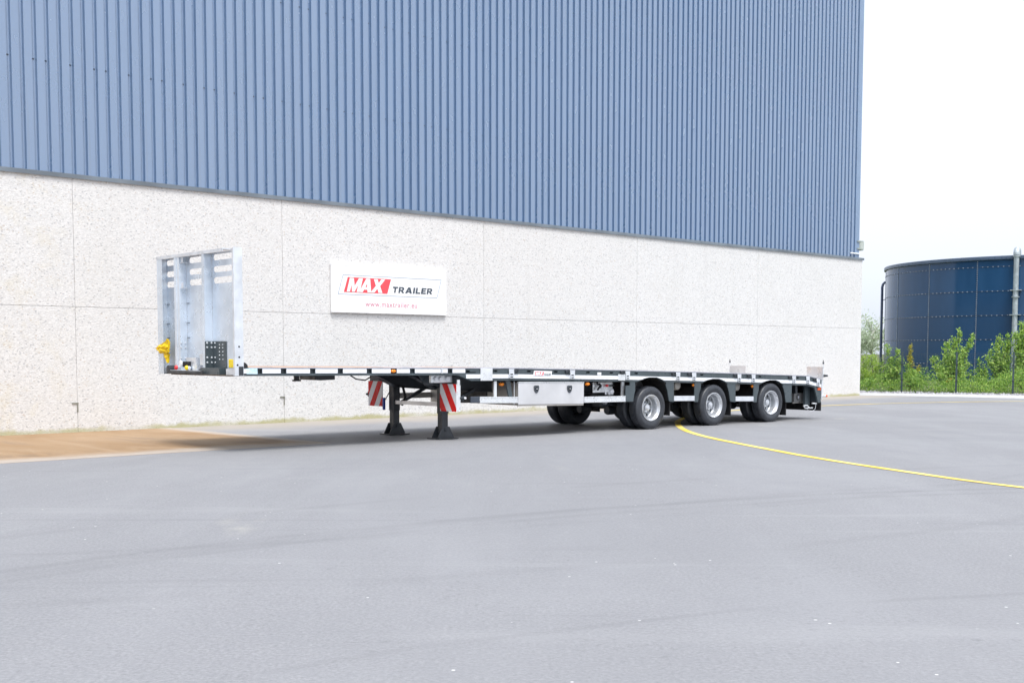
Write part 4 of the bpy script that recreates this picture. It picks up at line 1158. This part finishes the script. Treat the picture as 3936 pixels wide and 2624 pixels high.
# coupling shelf with red and yellow air couplings
b = HB(); b.box(HS0 - 0.055, HS1 - 0.012, 1.03, 1.93, 1.135, 1.155); shelf = b.build('coupling_shelf', M_GALV)
b = HB(); b.box(HS0 - 0.062, HS0 - 0.045, 0.86, 1.98, 1.108, 1.150); b.lathe([(0, -0.05), (0.06, -0.05), (0.06, 0.05), (0, 0.05)], 16, 'X', (HS0 - 0.01, 1.99, 1.165)); b.build('shelf_front', M_CHASSIS)
for t, m_ in ((1.70, M_REDL), (1.36, M_YEL)):
    b = HB(); b.tube([(HS0 - 0.01, t + 0.01, 1.19), (HS0 - 0.06, t, 1.195)], [0.030, 0.026], 12); b.build('coupling_body', M_GALV, shelf, smooth=True)
    b = HB(); b.lathe([(0, -0.032), (0.024, -0.030), (0.035, -0.012), (0.035, 0.0), (0, 0.0)], 16, 'X', (HS0 - 0.062, t - 0.015, 1.195)); b.build('coupling_cap', m_, shelf, smooth=True)
b = HB(); b.box(HS0 + 0.01, HS0 + 0.05, 1.20, 1.52, 1.23, 1.345); b.build('socket_plate', M_GALV, shelf)
b = HB(); b.box(HS0 - 0.03, HS0 + 0.008, 1.36, 1.56, 1.205, 1.285); b.build('socket', M_RUB, shelf)
b = HB(); b.lathe([(0, -0.02), (0.045, -0.018), (0.05, 0.0), (0, 0.0)], 16, 'X', (HS0 - 0.035, 1.60, 1.255)); b.build('socket_cap', M_WHITE, shelf, smooth=True)
b = HB(); b.box(HS0 + 0.0, HS0 + 0.03, 1.16, 1.30, 1.16, 1.24); b.build('socket', M_GALV, shelf)
b = HB(); b.box(HS0 + 0.02, HS0 + 0.05, 0.99, 1.10, 1.235, 1.40); b.build('label_plate', M_GALV, shelf)
# document tube
b = HB(); b.box(-8.515, -8.42, 0.06, 0.20, 1.205, 1.325); b.build('document_tube', M_YEL, bevel=0.012)
b = HB(); b.box(-8.50, -8.41, 0.05, 0.30, 1.105, 1.19); b.build('foot_block', M_GALV)
b = HB(); b.box(-8.47, -8.44, 0.07, 0.13, 1.11, 1.20); b.build('hose_end', M_RUB)
# wooden lip and rubber buffer under/behind
b = HB(); b.box(HS0 - 0.03, HS1, 0.10, 1.95, 1.088, 1.1045); b.build('bottom_lip', M_BARK)
b = MB(); b.prism([(-8.385, 1.10), (-8.30, 1.10), (-8.30, 1.245), (-8.335, 1.275), (-8.385, 1.285)], 0.03, 0.12); b.build('rubber_buffer', M_RUB, trl, bevel=0.012)
b = MB(); b.box(-8.46, -8.39, -0.004, 0.02, 1.10, 1.225); b.build('corner_bracket', M_CHASSIS, trl)

# yellow cover hanging on the far corner of the headboard
tarp = empty('yellow_tarpaulin_roll', TO + Matrix.Rotation(TH_T, 3, 'Z') @ Vector((-8.545, 2.18, 1.26)), TH_T)
tag(tarp, 'bunched bright yellow cloth hanging on the far headboard corner', 'cloth')
random.seed(8)
def cloth(name, A, B, C, D, nu, nv, amp, base_s):
    """crumpled sheet between four corners (t, z), sharp random folds in depth"""
    front = []; 
    for j in range(nv + 1):
        for i in range(nu + 1):
            u, w = i / nu, j / nv
            t = (A[0]*(1-u) + B[0]*u)*(1-w) + (D[0]*(1-u) + C[0]*u)*w
            z = (A[1]*(1-u) + B[1]*u)*(1-w) + (D[1]*(1-u) + C[1]*u)*w
            edge = (0 < i < nu) and (0 < j < nv)
            front.append((base_s + amp*random.uniform(-1, 0.6) - 0.03*math.sin(math.pi*u)*math.sin(math.pi*w), t - 2.18 + 0.02*random.uniform(-1, 1)*edge, z - 1.26 + 0.014*random.uniform(-1, 1)))
    n = len(front); back = [(x + 0.03, y, z) for x, y, z in front]
    fs = []
    for j in range(nv):
        for i in range(nu):
            a_ = j*(nu+1) + i; q = (a_, a_+1, a_+nu+2, a_+nu+1)
            for tri in (((q[0], q[1], q[2]), (q[0], q[2], q[3])) if random.random() < .5 else ((q[0], q[1], q[3]), (q[1], q[2], q[3]))):
                fs.append(tri); fs.append(tuple(k + n for k in reversed(tri)))
    rim = [i for i in range(nu+1)] + [j*(nu+1)+nu for j in range(1, nv+1)] + [nv*(nu+1)+i for i in range(nu-1, -1, -1)] + [j*(nu+1) for j in range(nv-1, 0, -1)]
    for k in range(len(rim)): fs.append((rim[k], rim[(k+1) % len(rim)], rim[(k+1) % len(rim)]+n, rim[k]+n))
    b = MB(); b.add(front + back, fs); return b.build(name, M_CLOTH, tarp, smooth=22)
cloth('cloth_upper_fold', (2.49, 1.490), (2.06, 1.610), (2.06, 1.49), (2.45, 1.468), 7, 3, 0.022, 0.0)
cloth('cloth_lower_fold', (2.47, 1.478), (2.06, 1.505), (2.07, 1.408), (2.32, 1.395), 7, 4, 0.024, 0.005)
cloth('hanging_corner', (2.27, 1.398), (2.10, 1.400), (2.12, 1.270), (2.145, 1.268), 3, 4, 0.010, 0.02)

# ================================================================== BACKGROUND RIGHT
# --- storage tank
L = 72.0; a1 = math.atan((3236 + 376/2.376 - 1968) / 4613.1)
RHO = 0.11; TRad = RHO * L
TC = Vector((L*math.sin(a1) + TRad*math.cos(a1), L*math.cos(a1) - TRad*math.sin(a1), 0))
tank = empty('storage_tank', TC, 0)
tag(tank, 'large round dark blue bolted steel tank behind the fence', 'tank')
TTOP = CAM_H + 711.3/2.376/4613.1*L
NP = 18; A0 = math.pi/2 + math.radians(96.5)   # math angle of a joint (clockwise bearing -96.5 from +Y)
CH = 1.205
zs = [TTOP - 0.42 - k * CH for k in range(6)]
rows = [(TTOP - 0.42, TTOP)] + [(zs[k+1], zs[k]) for k in range(4)] + [(-0.2, zs[4])]
for (z0, z1) in rows:
    SEG = 12
    b = MB(); vs_ = []; fs = []
    da = 2*math.pi/NP
    for k in range(SEG + 1):
        a = da * k / SEG
        vs_ += [(TRad*math.cos(a), TRad*math.sin(a), z0), (TRad*math.cos(a), TRad*math.sin(a), z1)]
    for k in range(SEG): fs.append((2*k, 2*k+2, 2*k+3, 2*k+1))
    b.add(vs_, fs); me = b.mesh('shell_plate', M_TANK, smooth=True, fix=False)
    for j in range(NP):
        o = link('shell_plate', me, tank); o.rotation_euler = (0, 0, A0 + j*da); 
# seams and bolts
M_BOLT = mat('pale_bolt_cap', (0.42, 0.47, 0.55), 0.4, 0.2, 0.2, 5)
M_SEAM = mat('grey_sealant_seam', (0.10, 0.13, 0.18), 0.5, 0, 0.1)
da = 2*math.pi/NP
bmn = MB()
def rbox(a, z, w, h, d, bb):
    M = Matrix.Rotation(a, 3, 'Z')
    bb.obox(M @ Vector((TRad + d/2, 0, z)), (d/2, w/2, h/2), M)
for j in range(NP):
    a = A0 + j*da
    bs_ = MB(); rbox(a, (TTOP - 0.2)/2, 0.020, TTOP + 0.1, 0.008, bs_); bs_.build('vertical_seam', M_SEAM, tank)
    z = TTOP - 0.15
    while z > 0.2:
        rbox(a - 0.002, z, 0.040, 0.034, 0.030, bmn); z -= 0.105
    for k in range(1, 11):
        for zz in zs[:5]:
            rbox(a + da*k/11, zz, 0.050, 0.034, 0.030, bmn)
o = bmn.build('bolt_caps', M_BOLT, tank); o['kind'] = 'stuff'
for zz in zs[:5]:
    b = MB(); b.lathe([(TRad + 0.001, zz - 0.012), (TRad + 0.008, zz - 0.012), (TRad + 0.008, zz + 0.012), (TRad + 0.001, zz + 0.012)], 144, 'Z'); b.build('ring_seam', mat('tank_seam_blue', (0.03, 0.05, 0.09), 0.4, 0, 0), tank)
b = MB(); b.lathe([(TRad - 0.1, TTOP + 0.10), (TRad + 0.07, TTOP + 0.10), (TRad + 0.10, TTOP + 0.06), (TRad + 0.10, TTOP - 0.08), (TRad + 0.02, TTOP - 0.10)], 144, 'Z'); b.build('rim', mat('tank_rim_blue', (0.05, 0.08, 0.13), 0.35, 0, 0.1), tank, smooth=40)
b = MB(); b.lathe([(TRad - 0.1, TTOP + 0.05), (0.05, TTOP + 0.25)], 72, 'Z'); b.build('roof', M_FLASH, tank)
# thick galvanised overflow pipe with bend on top
def tank_pt(px, r):    # point on a circle of radius r round the tank seen at photo column px
    a = math.atan((px - 1968) / 4613.1); d = Vector((math.sin(a), math.cos(a), 0)); bb_ = d.dot(TC); cc = TC.length_squared - r*r
    return d * (bb_ - math.sqrt(bb_*bb_ - cc))
pp = tank_pt(3892, TRad + 0.33) - TC
inn_ = (-pp).normalized()
vp = empty('overflow_pipe', TC + Vector((pp.x, pp.y, 0)), math.atan2(inn_.y, inn_.x))
tag(vp, 'thick galvanised vertical pipe with curved top fixed to the tank', 'pipe')
b = MB(); b.tube([(0,0,0), (0,0,TTOP + 0.05)], 0.125, 20); b.build('pipe', M_PIPE, vp, smooth=True)
arc = [(0.20 - 0.20*math.cos(t), 0, TTOP + 0.05 + 0.02 + 0.28*math.sin(t)) for t in [math.pi*k/12 for k in range(13)]]
b = MB(); b.tube(arc, 0.16, 20); b.build('bend', M_PIPE, vp, smooth=True)
for z in (TTOP + 0.03, TTOP - 1.95):
    b = MB(); b.lathe([(0, z-0.03), (0.18, z-0.03), (0.18, z+0.03), (0, z+0.03)], 24, 'Z'); b.build('flange', M_PIPE, vp)
for z in zs[1:3]:
    b = MB(); b.box(-0.14, 0.32, -0.25, 0.25, z-0.02, z+0.02); b.build('clamp', M_PIPE, vp)
# thin drain pipe at the left edge of the tank
pl = Vector(((3382-1968)/4613.1*70.5, 70.5, 0))
dp_ = empty('drain_pipe', pl, math.atan2(TC.y - pl.y, TC.x - pl.x))
tag(dp_, 'slim blue grey drain pipe beside the left edge of the tank', 'pipe')
zt_ = TTOP - 0.62
b = MB(); b.tube([(0,0,0), (0,0,zt_ - 0.25), (0.04,0,zt_-0.10), (0.13,0,zt_), (0.50,0,zt_ + 0.02)], 0.075, 14); b.build('pipe', M_PIPED, dp_, smooth=True)
for z in zs[1:5:2]:
    b = MB(); b.box(0, 0.6, -0.02, 0.02, z-0.02, z+0.02); b.build('stay', M_PIPED, dp_)

# --- mesh fence
fen = empty('mesh_fence', FP, math.atan2(FD.y, FD.x))
tag(fen, 'dark green welded wire mesh fence with slim posts along the yard edge', 'fence')
SPC = 1.83
FH = 1.42
for k in range(-2, 9):
    b = MB(); b.box(k*SPC - 0.028, k*SPC + 0.028, -0.028, 0.028, -0.1, FH + 0.03); o = b.build('fence_post', M_FENCE, fen)
    b = MB()
    for zc in (0.45, 1.0): b.box(k*SPC - 0.032, k*SPC + 0.032, -0.034, 0.034, zc - 0.015, zc + 0.015)
    b.build('post_clip', M_RUB, o)
b = MB()
n = int(SPC / 0.05)
for k in range(n + 1): b.box(k*0.05 - 0.0014, k*0.05 + 0.0014, -0.0014, 0.0014, 0.04, FH)
for z in (0.08, 0.28, 0.48, 0.52, 0.72, 0.92, 0.96, 1.16, 1.36, 1.40): b.box(0, SPC, -0.006, -0.0025, z - 0.002, z + 0.002)
panel_me = b.mesh('mesh_panel', M_FENCE)
for k in range(-2, 8):
    o = link('mesh_panel', panel_me, fen); o.location = (k*SPC, 0, 0)

# --- gravel along the fence
random.seed(12)
b = MB()
for i in range(1500):
    a = random.uniform(-2.6, 12); n_ = random.gauss(-0.32, 0.14); r = random.uniform(0.025, 0.075)
    p = FP + FD*a + FNn*n_; 
    vs_ = []
    for k in range(5):
        t = 2*math.pi*k/5 + random.random(); q = r*random.uniform(0.7, 1.2)
        vs_.append((p.x + q*math.cos(t), p.y + q*math.sin(t), random.uniform(-0.01, 0.01)))
    vs_.append((p.x + random.uniform(-.3, .3)*r, p.y, r*random.uniform(0.7, 1.2)))
    b.add(vs_, [(k, (k+1) % 5, 5) for k in range(5)])
tag(b.build('gravel', M_STONE, fix=False), 'band of grey gravel lying along the foot of the mesh fence', 'gravel', kind='stuff')

# --- shrubs behind the fence
def px_pt(x, y, D):      # photo column/row at depth D -> place in the world
    return Vector(((x - 1968)/4613.1*D, D, CAM_H + (1355.5 - y)/4613.1*D))
def leaf(b, p, size, rng, up=0.3):
    n = Vector((rng.gauss(0,1), rng.gauss(0,1) - 0.4, rng.gauss(0,1) + up)).normalized()
    a = n.orthogonal().normalized(); c = n.cross(a); t = rng.uniform(0, 6.28)
    u = a*math.cos(t) + c*math.sin(t); w = n.cross(u)
    L_, W_ = size*rng.uniform(0.7, 1.3), size*0.55*rng.uniform(0.7, 1.2)
    q = [p - u*L_*0.5, p + w*W_*0.5 + n*W_*0.15, p + u*L_*0.5, p - w*W_*0.5 + n*W_*0.15]
    b.add(q, [(0,1,2,3)])
def shrub(name, label, base, shoots, m, seed, size=0.075, dens=240, group='shrubs growing behind the mesh fence', cat='shrub', side=0.16, fill=0):
    rng = random.Random(seed)
    root = empty(name, base)
    tag(root, label, cat, group)
    st = MB(); lv = MB()
    for tip, r0 in shoots:
        t = Vector(tip) - Vector(base); Ls = t.length
        bend = Vector((rng.uniform(-.1,.1), rng.uniform(-.1,.1), 0))
        st.tube([(0,0,0), t*0.5 + bend, t], [0.016, 0.010, 0.003], 5)
        n = int(dens*Ls)
        # leafy twigs leaving the shoot
        tw = int(Ls*11)
        for i in range(tw):
            k = 0.12 + 0.88*(i + rng.random())/tw
            c = t*k + bend*(1 - abs(2*k - 1))
            rad = r0*(1.1 - 0.85*k)*rng.uniform(0.5, 1.25)
            ang = rng.uniform(0, 6.28)
            e = c + Vector((math.cos(ang)*rad, math.sin(ang)*rad, rng.uniform(0.0, 0.7)*rad + 0.05))
            st.tube([c, e], [0.005, 0.002], 4)
            for j in range(max(4, n // tw)):
                q = rng.random()**0.6
                p = c.lerp(e, q) + Vector((rng.gauss(0,1), rng.gauss(0,1), rng.gauss(0,1)))*(0.045 + 0.10*rad)
                if p.z + base[2] > 0.02: leaf(lv, p, size, rng)
    st.build('branches', M_BARK, root, fix=False)
    lv.build('foliage', m, root, fix=False)
    return root
def cxy(x, y): return 3300 + x/3.698, 1200 + y/3.698
def sh(x, y, D): return px_pt(*cxy(x, y), D)
def bs(x, D): p = sh(x, 1130, D); return Vector((p.x, p.y, 0.0))
shrub('leafy_shrub', 'feathery light green shrub against the building corner', bs(150, 45.2), [(sh(60, 640, 45.2), .30), (sh(110, 700, 45.5), .3), (sh(170, 620, 45.0), .32), (sh(230, 660, 45.4), .3), (sh(280, 760, 45.1), .35), (sh(90, 850, 44.9), .4), (sh(210, 880, 44.8), .4)], M_LEAFW, 1, 0.060, 420)
shrub('leafy_shrub', 'twin tipped green shrub beside the slim drain pipe', bs(470, 44.6), [(sh(390, 490, 44.6), .20), (sh(545, 550, 44.5), .22), (sh(480, 640, 44.7), .25), (sh(340, 730, 44.6), .3), (sh(590, 700, 44.4), .25), (sh(430, 800, 44.3), .4), (sh(540, 820, 44.2), .4), (sh(350, 900, 44.2), .4)], M_LEAF, 2, 0.085, 250)
shrub('leafy_shrub', 'slender yellowing shoot rising alone left of the middle fence post', bs(715, 44.3), [(sh(728, 480, 44.3), .07), (sh(720, 620, 44.3), .08), (sh(865, 780, 44.2), .05), (sh(800, 870, 44.2), .06)], M_LEAFY, 3, 0.080, 170)
shrub('leafy_shrub', 'low green shrub filling the gap under the yellowing shoot', bs(800, 44.0), [(sh(680, 760, 44.1), .30), (sh(760, 860, 44.0), .32), (sh(850, 890, 44.0), .32), (sh(900, 940, 43.9), .3), (sh(670, 880, 43.8), .4)], M_LEAFD, 4, 0.080, 300)
shrub('leafy_shrub', 'tallest broad green shrub with forked top at the middle fence post', bs(1330, 44.4), [(sh(1410, 265, 44.4), .20), (sh(1600, 350, 44.5), .20), (sh(1340, 380, 44.4), .26), (sh(1240, 440, 44.3), .22), (sh(1470, 520, 44.3), .3), (sh(1200, 520, 44.3), .14), (sh(1555, 480, 44.3), .26), (sh(1010, 660, 44.2), .18), (sh(1085, 640, 44.3), .20), (sh(1200, 640, 44.2), .3), (sh(1330, 620, 44.1), .4), (sh(1420, 640, 44.1), .4), (sh(1060, 780, 44.0), .35), (sh(1170, 790, 44.0), .42), (sh(1290, 780, 44.0), .45), (sh(1420, 800, 44.0), .45), (sh(1560, 760, 44.1), .35), (sh(1640, 860, 44.1), .35), (sh(1110, 900, 43.8), .4), (sh(1500, 900, 43.8), .4)], M_LEAF, 5, 0.090, 210)
shrub('leafy_shrub', 'small thin green shrub right of the forked tall shrub', bs(1730, 44.5), [(sh(1690, 670, 44.5), .15), (sh(1785, 755, 44.4), .16), (sh(1740, 800, 44.5), .22), (sh(1830, 900, 44.3), .28), (sh(1680, 900, 44.2), .3)], M_LEAFD, 6, 0.080, 220)
shrub('leafy_shrub', 'vase shaped green shrub left of the thick galvanised pipe', bs(2060, 44.6), [(sh(1960, 350, 44.6), .24), (sh(2095, 330, 44.6), .24), (sh(2030, 420, 44.6), .30), (sh(1900, 470, 44.5), .22), (sh(1850, 560, 44.5), .22), (sh(2110, 470, 44.5), .32), (sh(1800, 630, 44.4), .14), (sh(1950, 600, 44.4), .34), (sh(2050, 620, 44.4), .34), (sh(1860, 700, 44.4), .22)], M_LEAF, 7, 0.090, 200)
shrub('leafy_shrub', 'dense low green shrub at the foot of the vase shaped shrub', bs(2040, 43.9), [(sh(1960, 900, 43.9), .35), (sh(2080, 880, 43.9), .38), (sh(1890, 1000, 43.8), .3), (sh(2150, 930, 43.8), .3), (sh(1790, 1000, 44.0), .25)], M_LEAFD, 8, 0.080, 300)
shrub('leafy_shrub', 'tall pointed green shrub right of the thick galvanised pipe', bs(2300, 44.4), [(sh(2285, 150, 44.4), .18), (sh(2340, 240, 44.4), .25), (sh(2250, 330, 44.3), .24), (sh(2350, 430, 44.3), .34), (sh(2200, 300, 44.4), .18), (sh(2420, 350, 44.5), .35), (sh(2280, 560, 44.2), .32), (sh(2380, 640, 44.2), .4), (sh(2250, 820, 44.1), .35), (sh(2330, 860, 44.0), .42), (sh(2470, 700, 44.3), .5)], M_LEAF, 9, 0.090, 220)
# low cover of weeds along the fence
rng = random.Random(77)
b = MB()
for i in range(15000):
    a = rng.uniform(-2.4, 10.5); n_ = rng.uniform(0.05, 2.6)
    hmax = 0.20 + 0.42*abs(math.sin(a*1.9 + 1) * math.cos(a*0.83)) + 0.12*n_
    p = FP + FD*a + FNn*n_ + Vector((0, 0, 0.02 + hmax*rng.random()**0.8))
    leaf(b, p, 0.075, rng)
tag(b.build('weeds', M_LEAFD, fix=False), 'low green weeds and undergrowth behind the mesh fence', 'weeds', kind='stuff')
b = MB()
for i in range(70):
    p = sh(1285 + rng.gauss(0, 16), 975 + rng.gauss(0, 16), 43.55); leaf(b, p, 0.08, rng)
b.v = [tuple(Vector(v) - bs(1285, 43.55)) for v in b.v]
o = empty('yellow_sprig', bs(1285, 43.55)); tag(o, 'small clump of yellow leaves low beside the middle fence post', 'plant')
b.build('foliage', M_LEAFY, o, fix=False)
b = MB(); b.tube([(0, 0, 0), sh(1285, 975, 43.55) - bs(1285, 43.55)], [0.012, 0.004], 5); b.build('stem', M_BARK, o)

# --- far trees between the hall and the tank, haze painted into their colours
M_BARKP = mat('hazed_far_bark', (0.42, 0.42, 0.38), 0.9, 0, 0.1)  # haze put into the bark colour
def tree(label, base, h, w, m, seed, nl, size):
    rng = random.Random(seed)
    root = empty('far_tree', base); tag(root, label, 'tree', 'far trees behind the tank')
    tr = MB(); lv = MB()
    tr.tube([(0,0,0), (0.1,0,h*0.45), (0,0,h*0.8)], [0.14, 0.10, 0.03], 8)
    for i in range(26):
        a = rng.uniform(0, 6.28); z0 = h*rng.uniform(0.25, 0.75); r = w*rng.uniform(0.4, 1.0)*math.sin(math.pi*min(1, z0/h*0.9 + 0.1))
        e = Vector((math.cos(a)*r, math.sin(a)*r, z0 + h*rng.uniform(0.08, 0.28)))
        tr.tube([(0, 0, z0), tuple(e*0.55 + Vector((0,0,z0*0.45))), tuple(e)], [0.09, 0.05, 0.015], 5)
        for j in range(nl // 26):
            p = Vector((0,0,z0)).lerp(e, rng.uniform(0.4, 1.05)) + Vector((rng.gauss(0,1), rng.gauss(0,1), rng.gauss(0,0.8)))*w*0.17
            leaf(lv, p, size, rng)
    tr.build('trunk', M_BARKP, root, fix=False); lv.build('crown', m, root, fix=False)
p = px_pt(3345, 1400, 120); tree('pale hazy tree farther off between the hall and the tank', (p.x, p.y, 0), 5.2, 2.2, M_LEAFP, 21, 2600, 0.20)
p = px_pt(3300, 1400, 130); tree('pale low tree partly hidden by the hall corner', (p.x, p.y, 0), 4.4, 2.4, M_LEAFP, 22, 2000, 0.20)
